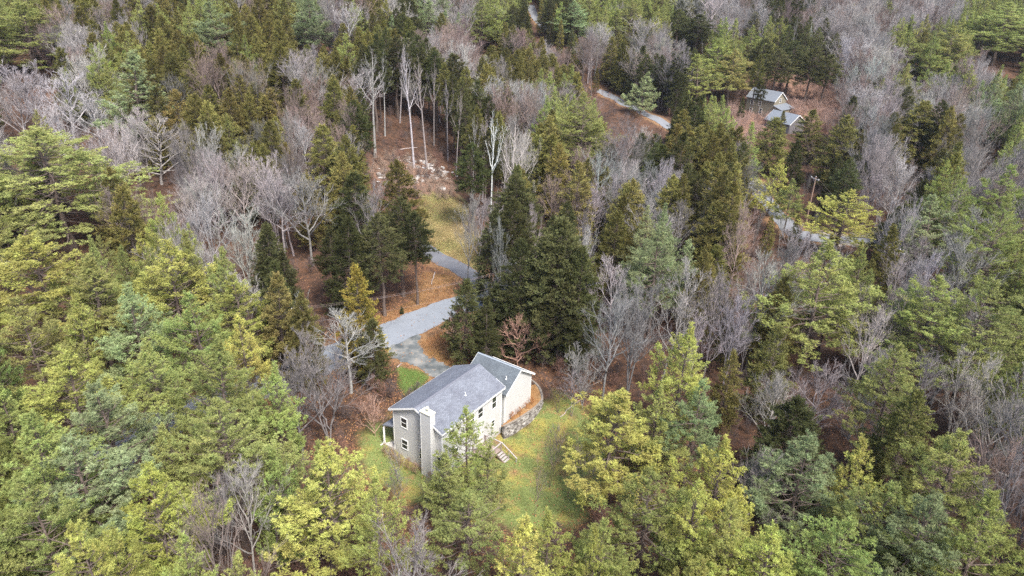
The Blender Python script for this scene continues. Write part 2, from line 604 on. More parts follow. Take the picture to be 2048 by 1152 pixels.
def bare_meshes(seed, H=15.0, first=.3, nl=16, ang=.65, spread=.42, up=.35, fine=1.0, stems=1, trunk_r=.16, tw=1.0, leafy=0):
    """leafless hardwood: trunk, ascending limbs, branches and a haze of twigs"""
    r = np.random.default_rng(seed)
    tr = Acc(); cr = Acc()
    N = 9
    TP = []
    for q in range(stems):
        s = np.linspace(0, 1, N)
        lx, ly = r.normal(size=2) * (.05 if stems == 1 else .16) * H
        p = np.stack([lx * s ** 1.3, ly * s ** 1.3, s * H * r.uniform(.88, .97) - .3], 1)
        p[1:, :2] += np.cumsum(r.normal(size=(N - 1, 2)) * .07, 0)
        TP.append(p)
    TP = np.array(TP)
    rt = np.interp(np.linspace(0, 1, N), [0, .06, .5, 1], [1.3, 1, .6, .08]) * trunk_r * H / 15
    V, F = tubes(TP, np.broadcast_to(rt, (stems, N)), 8)
    tr.add(V, F)
    # limbs
    n1 = nl * stems
    pi = r.integers(0, stems, n1)
    s = first + (1 - first) * (np.arange(n1) + r.random(n1)) / n1 * .97
    p, tg = samp(TP, pi, s)
    a = np.arange(n1) * 2.4 + r.normal(size=n1) * .4
    rel = (s - first) / (1 - first)
    an = ang * (1.15 - .55 * rel) + r.normal(size=n1) * .12
    d = np.stack([np.cos(a) * np.sin(an), np.sin(a) * np.sin(an), np.cos(an)], 1)
    L1 = H * spread * (1.12 - .82 * rel) * r.uniform(.75, 1.15, n1)
    P1 = curves(p, d, L1, 7, up * .5, .14, r)
    R1 = 1.25 * np.linspace(1, .22, 7)[None] * (.045 + .05 * (1 - rel))[:, None] * trunk_r / .16 * .9
    V, F = tubes(P1, R1, 5); cr.add(V, F)
    prev, prevL, prevR = P1, L1, R1

    def level(prev, prevL, n, s0, lf, angm, rad0, N, k, upc):
        B = len(prev)
        pi = np.repeat(np.arange(B), n)
        s = s0 + (1 - s0) * r.random(len(pi)) ** .85
        p, tg = samp(prev, pi, s)
        pr = unit(np.cross(tg, unit(r.normal(size=tg.shape))))
        an = r.normal(angm, .16, len(pi))
        d = unit(tg * np.cos(an)[:, None] + pr * np.sin(an)[:, None] + np.array([0, 0, upc]))
        L = prevL[pi] * lf * (1.2 - .55 * s) * r.uniform(.6, 1.2, len(pi))
        P = curves(p, d, L, N, .12, .16, r)
        V, F = tubes(P, np.broadcast_to(np.linspace(1, .35, N) * rad0, (len(pi), N)), k)
        cr.add(V, F)
        return P, L
    P2, L2 = level(P1, L1, int(7 * fine + .5), .2, .5, .62, .027 * tw, 5, 4, .18)
    P3, L3 = level(P2, L2, int(6 * fine + .5), .2, .55, .62, .0125 * tw, 4, 3, .15)
    P4, L4 = level(P3, L3, 4, .15, .6, .6, .008 * tw, 3, 3, .1)
    if leafy:
        ii = r.integers(0, len(P4), leafy)
        V, F, tn, hu = bursts(P4[ii, -1], unit(P4[ii, -1] - P4[ii, 0]), 2, .11, .09, r, .9, .5, .5)
    crm = cr.mesh('hardwood_crown', [M_TWIG])
    return tr.mesh('hardwood_trunk', [M_TWIG]), crm
# ------------------------------------------------------------------ surveyed ground zones
def zone(px): return [tuple(hit(*p)[:2]) for p in px]


Z_LAWN = [zone([(714, 880), (735, 850), (775, 835), (800, 860), (830, 900), (900, 900), (1000, 870), (1050, 850), (1092, 812), (1110, 792), (1140, 800),
                (1180, 850), (1215, 890), (1225, 960), (1150, 1040), (1050, 1070), (900, 1020), (830, 1005), (760, 970), (722, 920)])]
Z_FRONT = [zone([(800, 736), (835, 740), (858, 753), (846, 772), (812, 790), (798, 768)])]
Z_DRY = [zone([(850, 392), (880, 388), (912, 395), (935, 420), (960, 480), (955, 560), (905, 525), (850, 488), (835, 440)])]
Z_VERGE = [zone([(835, 690), (905, 655), (940, 690), (960, 712), (905, 735), (856, 712)]), zone([(850, 545), (910, 555), (900, 600), (850, 620), (760, 655), (750, 640), (830, 600)])]
Z_TAN = [zone([(748, 322), (800, 312), (850, 325), (880, 360), (905, 390), (850, 400), (800, 375), (750, 350)]), zone([(1545, 162), (1660, 168), (1690, 200), (1650, 250), (1600, 262), (1560, 240), (1480, 300), (1450, 280), (1480, 200)])]
Z_GRAVEL = [zone([(1640, 462), (1750, 462), (1765, 492), (1650, 496)])]
BED = [(-.0, 0)]

ROAD_C = [hit(*p)[:2] for p in [(180, 960), (285, 870), (450, 800), (560, 760), (680, 707), (760, 676), (830, 646), (890, 620), (960, 600), (1060, 572)]]
ROAD_C += [hit(*p)[:2] for p in [(1120, 562), (1190, 556)]]
ROAD_SIDE = [hit(*p)[:2] for p in [(1000, 592), (965, 570), (935, 548), (895, 525), (857, 503), (800, 478), (772, 462)]]
ROAD_N = [hit(*p)[:2] for p in [(1765, 484), (1700, 479), (1640, 476), (1590, 466), (1562, 436), (1530, 398), (1508, 370), (1470, 330), (1400, 285), (1318, 240), (1260, 212), (1215, 190), (1190, 180)]]
ROAD_T = [hit(*p)[:2] for p in [(1092, 60), (1074, 40), (1066, 25), (1062, 10)]]
DRIVE = [hit(*p)[:2] for p in [(770, 694), (800, 670), (845, 668), (841, 690), (855, 710), (898, 732), (925, 742), (950, 775), (890, 790), (868, 757), (836, 737), (805, 727), (778, 712)]]


def smooth_line(pts, step=1.5):
    P = np.array(pts, float)
    out = []
    for i in range(len(P) - 1):
        p0, p1, p2, p3 = P[max(i - 1, 0)], P[i], P[i + 1], P[min(i + 2, len(P) - 1)]
        n = max(2, int(np.hypot(*(p2 - p1)) / step))
        for t in np.arange(n) / n:
            out.append(.5 * ((2 * p1) + (-p0 + p2) * t + (2 * p0 - 5 * p1 + 4 * p2 - p3) * t * t + (-p0 + 3 * p1 - 3 * p2 + p3) * t ** 3))
    out.append(P[-1])
    return np.array(out)


LINES = [(smooth_line(ROAD_C), 3.15), (smooth_line(ROAD_SIDE), 1.9), (smooth_line(ROAD_N), 2.2), (smooth_line(ROAD_T), 2.0)]


def line_dist(x, y, L):
    best = np.full(np.shape(x), 1e9)
    P = L[::2]
    for i in range(len(P) - 1):
        ax, ay = P[i]; dx, dy = P[i + 1] - P[i]
        t = np.clip(((x - ax) * dx + (y - ay) * dy) / (dx * dx + dy * dy + 1e-9), 0, 1)
        best = np.minimum(best, np.hypot(x - ax - t * dx, y - ay - t * dy))
    return best


# ------------------------------------------------------------------ ground sheet
def axis(lo, hi, a, b, fine):
    x = [lo]
    while x[-1] < hi:
        c = x[-1]
        dd = max(a - c, c - b, 0)
        x.append(c + fine * (1 + dd * .055))
    return np.array(x)


gx = axis(-520, 620, -45, 45, .4)
gy = axis(-60, 1100, 52, 150, .4)
X, Y = np.meshgrid(gx, gy)
Zt = T(X, Y)
rdist = np.full(X.shape, 1e9)
for L, hw in LINES: rdist = np.minimum(rdist, line_dist(X, Y, L) - hw)
ddrive = -polydist(X, Y, DRIVE)
near = np.minimum(rdist, ddrive)
wob = 1.1 * np.sin(X * .8 + 1.7 * np.sin(Y * .45)) * np.cos(Y * .7 + X * .3) + .7 * np.sin(X * 1.9 + Y * 1.3)


def zmask(polys, soft=.9, wa=.8):
    m = np.zeros(X.shape)
    for p in polys:
        m = np.maximum(m, sst(-soft, soft, polydist(X, Y, p) + wob * wa))
    return m


a_lawn = zmask(Z_LAWN, 1.2)
a_front = zmask(Z_FRONT, .35, .25)
a_dry = zmask(Z_DRY, 2.0, 1.4)
a_verge = np.maximum(zmask(Z_VERGE, 1.5, .6), sst(2.2, .3, near + wob * .3))
a_tan = zmask(Z_TAN, 3.0, 2.0)
a_grav = zmask(Z_GRAVEL, 1.0, 1.0)
shape = X.shape
V = np.stack([X, Y, Zt], -1).reshape(-1, 3)
idx = np.arange(X.size).reshape(shape)
F = np.stack([idx[:-1, :-1], idx[:-1, 1:], idx[1:, 1:], idx[1:, :-1]], -1).reshape(-1, 4)

M = NM('forest floor')
n_big = M.noise(.12, 4); n_mid = M.noise(.9, 5); n_fine = M.noise(7, 4, rough=.7); n_leaf = M.noise(16, 2)
litter = M.ramp(n_fine, [(.25, (.03, .017, .012)), (.42, (.08, .043, .028)), (.58, (.135, .075, .047)), (.75, (.22, .135, .09))])
litter2 = M.ramp(n_fine, [(.25, (.02, .014, .011)), (.5, (.055, .034, .025)), (.75, (.13, .085, .062))])
c = M.mix(M.rampv(M.math('ADD', M.math('MULTIPLY', n_mid, .6), M.math('MULTIPLY', n_big, .4)), .44, .54), litter, litter2)
verge = M.ramp(n_fine, [(.3, (.15, .085, .04)), (.5, (.26, .15, .075)), (.7, (.36, .24, .13))])
c = M.mix(M.math('MULTIPLY', M.attr('verge'), M.rampv(n_mid, .25, .6)), c, verge)
tan = M.ramp(n_fine, [(.3, (.12, .065, .045)), (.5, (.23, .135, .095)), (.7, (.32, .21, .15))])
c = M.mix(M.math('MULTIPLY', M.attr('tan'), M.rampv(n_mid, .2, .5)), c, tan)
dry = M.ramp(n_fine, [(.3, (.17, .13, .06)), (.5, (.29, .225, .11)), (.72, (.4, .33, .18))])
dryg = M.mix(M.rampv(n_big, .45, .6), dry, (.17, .19, .06))
c = M.mix(M.attr('dry'), c, dryg)
gr = M.ramp(n_fine, [(.3, (.09, .115, .035)), (.5, (.155, .19, .06)), (.72, (.25, .26, .1))])
yel = M.ramp(n_fine, [(.3, (.2, .18, .045)), (.6, (.33, .28, .08))])
gr = M.mix(M.rampv(M.noise(.28, 4), .5, .66), gr, yel)
gr = M.mix(M.rampv(M.noise(.3, 5, rough=.65), .57, .7), gr, verge)
c = M.mix(M.attr('lawn'), c, gr)
c = M.mix(M.attr('front'), c, M.ramp(n_fine, [(.3, (.09, .14, .035)), (.7, (.17, .23, .065))]))
c = M.mix(M.attr('gravel'), c, M.ramp(n_fine, [(.3, (.22, .2, .18)), (.7, (.36, .33, .3))]))
M_GROUND = M.pbr(c, .95, M.math('ADD', n_fine, n_leaf), .8, .08, spec=.1)
gm = np_mesh('ground', V, [F], [M_GROUND], dict(lawn=a_lawn.ravel(), front=a_front.ravel(), dry=a_dry.ravel(), verge=a_verge.ravel(), tan=a_tan.ravel(), gravel=a_grav.ravel()), smooth=True)
ground = link(bpy.data.objects.new('ground', gm)); tag(ground, kind='structure')


def gz(x, y):
    """height of the ground sheet itself (its grid, interpolated)"""
    x = np.asarray(x, float); y = np.asarray(y, float)
    i = np.clip(np.searchsorted(gx, x) - 1, 0, len(gx) - 2); j = np.clip(np.searchsorted(gy, y) - 1, 0, len(gy) - 2)
    fx = (x - gx[i]) / (gx[i + 1] - gx[i]); fy = (y - gy[j]) / (gy[j + 1] - gy[j])
    return (Zt[j, i] * (1 - fx) * (1 - fy) + Zt[j, i + 1] * fx * (1 - fy) + Zt[j + 1, i] * (1 - fx) * fy + Zt[j + 1, i + 1] * fx * fy)


# ------------------------------------------------------------------ roads (sheets draped just over the ground)
def road_mat(name, base, blot=.12, tint=(1, 1, 1)):
    M = NM(name)
    a = M.noise(.35, 5); b = M.noise(40, 3); g = M.noise(2.2, 6, rough=.65)
    c = M.ramp(a, [(.3, tuple(q * (1 - blot) for q in base)), (.7, tuple(q * (1 + blot) for q in base))])
    c = M.mix(M.rampv(g, .58, .68), c, tuple(q * .84 for q in base))
    c = M.mix(M.rampv(b, .3, .7), c, M.mix(.25, c, (base[0] * 1.5, base[1] * 1.5, base[2] * 1.5)))
    vo = M.n('ShaderNodeTexVoronoi', feature='DISTANCE_TO_EDGE'); vo.inputs['Scale'].default_value = .32
    tc = M.n('ShaderNodeTexCoord'); ds_ = M.n('ShaderNodeVectorMath', operation='ADD')
    nz = M.n('ShaderNodeTexNoise'); nz.inputs['Scale'].default_value = .8; nz.inputs['Detail'].default_value = 5; M.l(tc.outputs['Object'], nz.inputs['Vector'])
    M.l(tc.outputs['Object'], ds_.inputs[0]); M.l(nz.outputs['Color'], ds_.inputs[1]); M.l(ds_.outputs[0], vo.inputs['Vector'])
    c = M.mix(M.math('MULTIPLY', M.math('LESS_THAN', vo.outputs['Distance'], .007), .35), c, tuple(q * .45 for q in base))
    return M.pbr(c, .85, b, .4, .01, spec=.25)


def ribbon(L, hw, name, mat, lift, edge=.12, nx=7):
    t = np.gradient(L, axis=0); t /= np.linalg.norm(t, axis=1, keepdims=True)
    nrm = np.stack([-t[:, 1], t[:, 0]], 1)
    s = np.linspace(-1, 1, nx)
    ew = rng.normal(size=(len(L), 2)) * edge
    kk = np.arange(len(L))[:, None]; ew = ew + .14 * np.sin(kk * np.array([[.31, .27]])) + .1 * np.sin(kk * np.array([[.83, .71]]) + 1)
    off = s[None] * hw + np.where(s > .9, ew[:, :1], 0) + np.where(s < -.9, ew[:, 1:], 0)
    P = L[:, None] + nrm[:, None] * off[..., None]
    z = gz(P[..., 0], P[..., 1]) + lift + .05 * (1 - s[None] ** 2)
    # keep the sheet above every ground facet
    V = np.concatenate([P, z[..., None]], 2).reshape(-1, 3)
    ii = np.arange(len(L) * nx).reshape(len(L), nx)
    F = np.stack([ii[:-1, :-1], ii[:-1, 1:], ii[1:, 1:], ii[1:, :-1]], -1).reshape(-1, 4)
    o = link(bpy.data.objects.new(name, np_mesh(name, V, [F], [mat], smooth=True)))
    tag(o, kind='structure')
    return o


ribbon(smooth_line(ROAD_C, .7), 3.15, 'road', road_mat('worn asphalt', (.185, .203, .228), .1), .05)
ribbon(smooth_line(ROAD_SIDE, .7), 1.9, 'gravel_lane', road_mat('dark lane', (.12, .125, .14), .2), .035)
ribbon(smooth_line(ROAD_N, 1.2), 2.2, 'far_road', road_mat('far asphalt', (.17, .176, .188)), .07)
ribbon(smooth_line(ROAD_T, 1.2), 2.0, 'far_road', bpy.data.materials['far asphalt'], .07)

# driveway: filled polygon on a grid
dx = np.array(DRIVE)
gxx = np.arange(dx[:, 0].min() - .5, dx[:, 0].max() + .5, .3); gyy = np.arange(dx[:, 1].min() - .5, dx[:, 1].max() + .5, .3)
DX, DY = np.meshgrid(gxx, gyy)
pd = polydist(DX, DY, DRIVE) + .25 * np.sin(DX * 3.1) * np.cos(DY * 2.7) + .15 * np.sin(DX * 7 + DY * 5)
keep = (pd > 0)
ii = np.arange(DX.size).reshape(DX.shape)
fm = keep[:-1, :-1] & keep[1:, :-1] & keep[:-1, 1:] & keep[1:, 1:]
F = np.stack([ii[:-1, :-1], ii[:-1, 1:], ii[1:, 1:], ii[1:, :-1]], -1)[fm]
used = np.unique(F); remap = np.full(DX.size, -1); remap[used] = np.arange(len(used))
V = np.stack([DX, DY, gz(DX, DY) + .03], -1).reshape(-1, 3)[used]
M = NM('driveway asphalt')
b = M.noise(30, 3); g = M.noise(.5, 5, rough=.6); tr_ = M.noise(1.6, 4)
c = M.ramp(g, [(.35, (.07, .08, .083)), (.5, (.13, .14, .14)), (.65, (.22, .215, .2))])
c = M.mix(M.rampv(tr_, .6, .75), c, (.3, .25, .19))
drv = link(bpy.data.objects.new('driveway', np_mesh('driveway', V, [remap[F]], [M.pbr(c, .9, b, .5, .01, spec=.2)], smooth=True)))
tag(drv, kind='structure')


# ------------------------------------------------------------------ houses
def siding(name, col, pitch=.115):
    M = NM(name)
    tc = M.n('ShaderNodeTexCoord'); sp = M.n('ShaderNodeSeparateXYZ'); M.l(tc.outputs['Object'], sp.inputs[0])
    fr = M.math('FRACT', M.math('DIVIDE', sp.outputs[2], pitch))
    dirt = M.noise(.7, 5, rough=.65); d2 = M.noise(5, 4)
    c = M.ramp(dirt, [(.3, tuple(q * .9 for q in col)), (.6, col), (.8, tuple(min(1, q * 1.04) for q in col))])
    c = M.mix(M.rampv(d2, .5, .85), c, tuple(q * .95 for q in col))
    c = M.mix(M.math('GREATER_THAN', fr, .9), c, tuple(q * .88 for q in col))
    return M.pbr(c, .55, fr, .15, .01, spec=.35)


def shingles(name, col, hue=(1, 1, 1)):
    M = NM(name)
    br = M.n('ShaderNodeTexBrick'); tc = M.n('ShaderNodeTexCoord')
    mp = M.n('ShaderNodeMapping')
    M.l(tc.outputs['UV'], mp.inputs[0]); M.l(mp.outputs[0], br.inputs['Vector'])
    br.inputs['Scale'].default_value = 1.0; br.inputs['Brick Width'].default_value = .33; br.inputs['Row Height'].default_value = .145
    br.inputs['Mortar Size'].default_value = .014; br.inputs['Bias'].default_value = -.2
    br.inputs['Color1'].default_value = (*[q * .84 for q in col], 1); br.inputs['Color2'].default_value = (*[q * 1.18 for q in col], 1)
    br.inputs['Mortar'].default_value = (*[q * .4 for q in col], 1)
    g = M.noise(60, 2); st = M.noise(.6, 5, rough=.6)
    c = M.mix(M.rampv(st, .35, .7), br.outputs[0], M.mix(1.0, br.outputs[0], (.72, .71, .73), 'MULTIPLY'))
    c = M.mix(M.rampv(g, .35, .65), M.mix(1.0, c, (.88, .88, .88), 'MULTIPLY'), M.mix(1.0, c, (1.12, 1.12, 1.12), 'MULTIPLY'))
    return M.pbr(c, .75, M.math('ADD', br.outputs[1], g), .5, .012, spec=.4)


def plain(name, col, rough=.5, nz=.08, scale=8, metal=0, spec=.4, bs=.15):
    M = NM(name)
    f = M.noise(scale, 4)
    c = M.ramp(f, [(.3, tuple(q * (1 - nz) for q in col)), (.7, tuple(min(1, q * (1 + nz)) for q in col))])
    return M.pbr(c, rough, f, bs, .01, metal=metal, spec=spec)


M_SID = siding('cream vinyl siding', (.52, .52, .51), .2)
M_ROOF = shingles('grey shingles', (.185, .2, .232))
M_ROOF2 = shingles('slate shingles', (.13, .152, .168))
M_TRIM = plain('white trim', (.74, .74, .72), .45)
M_CONC = plain('concrete', (.38, .36, .33), .9, .2, 3)
M_WOODP = plain('weathered white rail', (.34, .31, .3), .7, .2, 9)
M_WOODD = plain('grey deck boards', (.26, .2, .18), .8, .25, 7)
M_METAL = plain('flue metal', (.25, .25, .26), .4, .1, 10, metal=.6)
M_CAPY = plain('weathered cream cap', (.72, .69, .52), .5, .12, 6)
M = NM('window glass')
p = M.n('ShaderNodeBsdfPrincipled'); p.inputs['Base Color'].default_value = (.02, .025, .03, 1); p.inputs['Roughness'].default_value = .08
p.inputs['Specular IOR Level'].default_value = .7
M.l(p.outputs[0], M.out.inputs[0]); M_GLASS = M.m
M_DOOR = plain('white door', (.62, .61, .58), .5)


def uv_roof(o):
    """lay shingle courses along the slope: u along the eave, v up the slope"""
    me = o.data
    uvl = me.uv_layers.new(name='uv')
    for pl in me.polygons:
        n = pl.normal
        h = Vector((-n.y, n.x, 0))
        if h.length < .01: h = Vector((1, 0, 0))
        h.normalize(); s = n.cross(h)
        for li in pl.loop_indices:
            co = me.vertices[me.loops[li].vertex_index].co
            uvl.data[li].uv = (co.dot(h), co.dot(s))


def gable_roof(parent, u0, u1, v0, v1, ze, zr, mat, along='u', th=.16, name='roof'):
    m = MB()
    vm = (v0 + v1) / 2; um = (u0 + u1) / 2
    if along == 'u':
        for a, b in ((v0, vm), (v1, vm)):
            m.prism([(u0, a, ze), (u0, b, zr), (u0, b, zr - th), (u0, a, ze - th)], (u1 - u0, 0, 0))
    else:
        for a, b in ((u0, um), (u1, um)):
            m.prism([(a, v0, ze), (b, v0, zr), (b, v0, zr - th), (a, v0, ze - th)], (0, v1 - v0, 0))
    o = m.build(name, mat, parent)
    uv_roof(o)
    return o


def window(parent, axis_, at_, c0, c1, z0, z1, mull=1, name='window', out=-1, sash=True):
    """window on a wall plane. axis_ 'u': the wall is u=at_, c = v range; 'v': the wall is v=at_, c = u range. out = outward sign"""
    fr = MB(); gl = MB(); w_ = .09
    def bx(m, a0, a1, b0, b1, d0, d1):
        lo, hi = sorted((at_ + out * d0, at_ + out * d1))
        if axis_ == 'u': m.box(lo, hi, a0, a1, b0, b1)
        else: m.box(a0, a1, lo, hi, b0, b1)
    bx(fr, c0 - w_, c0, z0 - w_, z1 + w_, -.01, .06); bx(fr, c1, c1 + w_, z0 - w_, z1 + w_, -.01, .06)
    bx(fr, c0, c1, z1, z1 + w_, -.01, .06); bx(fr, c0, c1, z0 - w_, z0, -.01, .075)
    if sash: bx(fr, c0, c1, (z0 + z1) / 2 - .03, (z0 + z1) / 2 + .03, -.01, .045)
    if mull > 1:
        for k in range(1, mull):
            q = c0 + (c1 - c0) * k / mull
            bx(fr, q - .025, q + .025, z0, z1, -.01, .04)
    o = fr.build(name, M_TRIM, parent)
    bx(gl, c0 + .002, c1 - .002, z0 + .002, z1 - .002, -.005, .02)
    gl.build('pane', M_GLASS, o)
    return o


hz = 0.0
house = empty('house', (HO[0], HO[1], 0), HANG)
tag(house, 'cream two storey gabled house with grey shingle roofs and chimney chase beside the retaining wall', 'house')
ZE, ZR = 5.3, 7.1
LM, WM = 11.95, 8.15
# walls of the main block (pentagon gable), basement included
sl = (ZR - ZE) / (WM / 2)
def zroof(v): return ZE + sl * min(v, WM - v) - .17
m = MB()
prof = [(.38, .4, -2.6), (.38, WM - .4, -2.6), (.38, WM - .4, zroof(WM - .4)), (.38, WM / 2, zroof(WM / 2)), (.38, .4, zroof(.4))]
m.prism(prof, (LM - .15 - .38, 0, 0))
m.build('wall', M_SID, house)
m = MB(); m.box(.35, LM - .1, .37, WM - .37, -3.0, -1.05)
m.build('foundation', M_CONC, house)
mr = gable_roof(house, 0, LM + .08, 0, WM, ZE, ZR, M_ROOF)
# ridge cap, vents
m = MB(); m.prism([(-.02, WM / 2 - .16, ZR - .045), (-.02, WM / 2, ZR + .03), (-.02, WM / 2 + .16, ZR - .045)], (LM + .1, 0, 0))
m.build('ridge_cap', plain('ridge shingle', (.12, .125, .15), .8), mr)
# fascia and gutters
f = MB()
for (a, b, za, zb) in ((0, WM / 2, ZE, ZR), (WM, WM / 2, ZE, ZR)):
    for uu in (-.03,):
        f.prism([(uu, a, za + .01), (uu, b, zb + .01), (uu, b, zb - .24), (uu, a, za - .24)], (.028, 0, 0))
f.box(0.0, LM, -.03, -.002, ZE - .22, ZE - .015); f.box(0.0, LM, WM + .002, WM + .03, ZE - .22, ZE - .015)
f.prism([(LM + .085, 0, ZE + .01), (LM + .085, 1.5, ZE + .01 + sl * 1.5), (LM + .085, 1.5, ZE - .2 + sl * 1.5), (LM + .085, 0, ZE - .2)], (.025, 0, 0))
f.build_each('fascia', M_TRIM, house)
s_ = MB(); s_.box(0.005, LM, .0, .41, ZE - .2, ZE - .175); s_.box(0.005, LM, WM - .41, WM, ZE - .2, ZE - .175)
s_.build_each('soffit', M_TRIM, house)
cb = MB()
for (a, b) in ((.37, .37), (.37, WM - .37)):
    cb.box(a - .012, a + .09, b - .012 if b < 1 else b - .09, b + .09 if b < 1 else b + .012, -2.6, ZE - .18)
cb.box(LM - .25, LM - .13, .355, .46, -2.6, ZE - .18)
cb.build_each('corner_board', M_TRIM, house)
# windows in the near gable and the long back wall
window(house, 'u', .38, 5.65, 6.5, 3.35, 4.6)
window(house, 'u', .38, 5.65, 6.5, .3, 1.5)
window(house, 'u', .38, 3.35, 3.75, .05, 1.55)
window(house, 'u', .38, .62, 1.12, .3, 1.6)
window(house, 'v', .4, 9.8, 10.6, 3.05, 4.65)
window(house, 'v', .4, 9.75, 10.35, .45, 1.3)
window(house, 'v', .4, 7.0, 7.9, 3.2, 4.5)
window(house, 'v', .4, 4.6, 6.2, 3.2, 4.5, mull=2)
window(house, 'v', .4, 1.6, 2.6, 3.2, 4.5)
window(house, 'v', .4, 2.2, 3.2, .3, 1.5)
# basement door to the deck
dd = MB(); dd.box(6.9, 7.85, .35, .385, -.85, 1.2); o = dd.build('door', M_DOOR, house)
window(house, 'v', .385, 7.05, 7.7, .2, 1.0, name='door_light', sash=False)
h_ = MB(); h_.bar((7.0, .34, .05), (7.0, .38, .05), .05); h_.build('handle', M_METAL, o)
# chimney chase on the gable wall
ch = MB(); ch.box(-.42, .375, 1.32, 2.78, -2.6, 7.42); cho = ch.build('chimney', M_SID, house)
cc = MB()
cc.box(-.435, -.38, 1.305, 1.37, -2.6, 7.42); cc.box(-.435, -.38, 2.73, 2.795, -2.6, 7.42)
cc.build_each('chase_corner', M_TRIM, cho)
cp = MB(); cp.box(-.5, .45, 1.24, 2.86, 7.42, 7.52); cp.build('chimney_cap', M_CAPY, cho, bevel=.015)
fl = MB(); fl.tube([(-.02, 2.1, 7.5), (-.02, 2.1, 7.95)], [.12, .12], 12); fo = fl.build('flue', M_METAL, cho)
fc = MB(); fc.tube([(-.02, 2.1, 7.9), (-.02, 2.1, 8.02), (-.02, 2.1, 8.06), (-.02, 2.1, 8.12)], [.2, .2, .17, .05], 14); fc.build('flue_cap', M_CAPY, fo)


def vent(parent, u, v, z):
    m = MB(); m.tube([(u, v, z - .2), (u, v, z + .38)], [.06, .06], 10); m.tube([(u, v, z - .05), (u, v, z + .04)], [.14, .08], 10)
    m.build('vent_pipe', M_TRIM, parent)


vent(house, 6.6, 2.0, ZE + sl * 2.0)
# seam of darker shingle replaced course on the near slope
m = MB(); zz = lambda v: ZE + sl * v
m.prism([(5.9, 1.0, zz(1.0) + .004), (5.9, WM / 2 - .2, zz(WM / 2 - .2) + .004), (5.9, WM / 2 - .2, zz(WM / 2 - .2) + .016), (5.9, 1.0, zz(1.0) + .016)], (.09, 0, 0))
m.build('flashing', plain('flashing', (.12, .125, .15), .7), mr)

# garage wing
G0, G1_, GV0, GV1, GE, GR = 11.75, 18.15, -.3, 6.5, 4.3, 6.5
gs = (GR - GE) / ((G1_ - G0) / 2); gm_ = (G0 + G1_) / 2
m = MB()
m.prism([(G0 + .3, .05, -2.2), (G1_ - .3, .05, -2.2), (G1_ - .3, .05, GE + gs * .3 - .17), (gm_, .05, GR - .17), (G0 + .3, .05, GE + gs * .3 - .17)], (0, GV1 - .35, 0))
m.build('wall', M_SID, house)
gr_ = gable_roof(house, G0, G1_, GV0, GV1, GE, GR, M_ROOF2, along='v')
m = MB(); m.prism([(gm_ - .17, GV0 - .02, GR - .06), (gm_, GV0 - .02, GR + .03), (gm_ + .17, GV0 - .02, GR - .06)], (0, GV1 - GV0 + .04, 0))
m.build('ridge_cap', plain('ridge shingle pale', (.22, .25, .28), .8), gr_)
f = MB()
for a, b in ((G0, gm_), (G1_, gm_)):
    for vv in (GV0 - .03, GV1 + .002):
        f.prism([(a, vv, GE + .01), (b, vv, GR + .01), (b, vv, GR - .22), (a, vv, GE - .22)], (0, .028, 0))
f.box(G1_ + .002, G1_ + .1, GV0, GV1, GE - .16, GE - .01)
f.build_each('fascia', M_TRIM, house)
cb = MB(); cb.box(G1_ - .38, G1_ - .285, .03, .14, -.4, GE); cb.box(G0 + .29, G0 + .38, .03, .14, -.4, GE)
cb.build_each('corner_board', M_TRIM, house)
vent(house, 13.4, .9, GE + gs * (13.4 - G0))
# garage doors on the driveway side
for vv in (12.6, 15.3):
    d_ = MB()
    for k in range(4): d_.box(vv, vv + 2.3, GV1 - .3, GV1 - .26, .02 + k * .53, .53 + k * .53 - .015)
    d_.build('garage_door', M_DOOR, house)
# gable-side downspout, gutter elbow and small entry roof at the far-left corner
pr = MB(); pr.prism([(.1, WM - .4, 2.75), (1.9, WM - .4, 2.75), (1.9, WM + 1.2, 2.3), (.1, WM + 1.2, 2.3)], (0, 0, .12))
po = pr.build('porch_roof', M_ROOF, house)
uv_roof(po)
pp = MB(); pp.bar((.2, WM + 1.05, -.9), (.2, WM + 1.05, 2.3), .12); pp.bar((1.8, WM + 1.05, -.9), (1.8, WM + 1.05, 2.3), .12); pp.build_each('porch_post', M_TRIM, po)
st = MB(); st.box(.1, 1.9, WM - .38, WM + 1.2, -1.3, -.25); st.build('porch_step', M_CONC, house)
ds = MB(); ds.tube([(-.05, WM + .9, 2.2), (-.05, WM + .9, .3), (-.15, WM + 1.0, -.1), (-.7, WM + 1.5, -.55)], [.07, .07, .07, .07], 8)
ds.build('downspout', M_TRIM, house)

# deck and stairs on the back wall
deck = empty('deck', (*from_house(7.2, -.9), 0), HANG)
tag(deck, 'small weathered wooden deck with pale railings and stairs down to the back lawn', 'deck')
def D_(u, v, z): return (u - 7.2, v + .9, z)
fz = -.9
m = MB()
for k in range(17):
    u0 = 5.9 + k * .147
    a = D_(u0, -2.2, fz - .04); m.box(a[0], a[0] + .135, a[1], D_(0, .33, 0)[1], fz - .04, fz)
m.build('deck_floor', M_WOODD, deck)
m = MB()
for (u_, v_) in ((5.95, -2.15), (8.35, -2.15), (8.35, .25), (5.95, .25)):
    g_ = float(T(*from_house(u_, v_)))
    m.bar(D_(u_, v_, g_ - .2), D_(u_, v_, .16), .1)
m.build_each('post', M_WOODD, deck)
m = MB()
m.bar(D_(8.35, .3, .18), D_(8.35, -2.25, .18), .14, .05); m.bar(D_(8.4, -2.2, .185), D_(5.9, -2.2, .185), .14, .05); m.bar(D_(5.95, -2.12, .18), D_(5.95, .3, .18), .14, .05)
m.build_each('handrail', M_WOODP, deck)
m = MB()
for k in range(1, 16):
    v_ = .25 - k * .15; m.bar(D_(8.35, v_, fz), D_(8.35, v_, .16), .03)
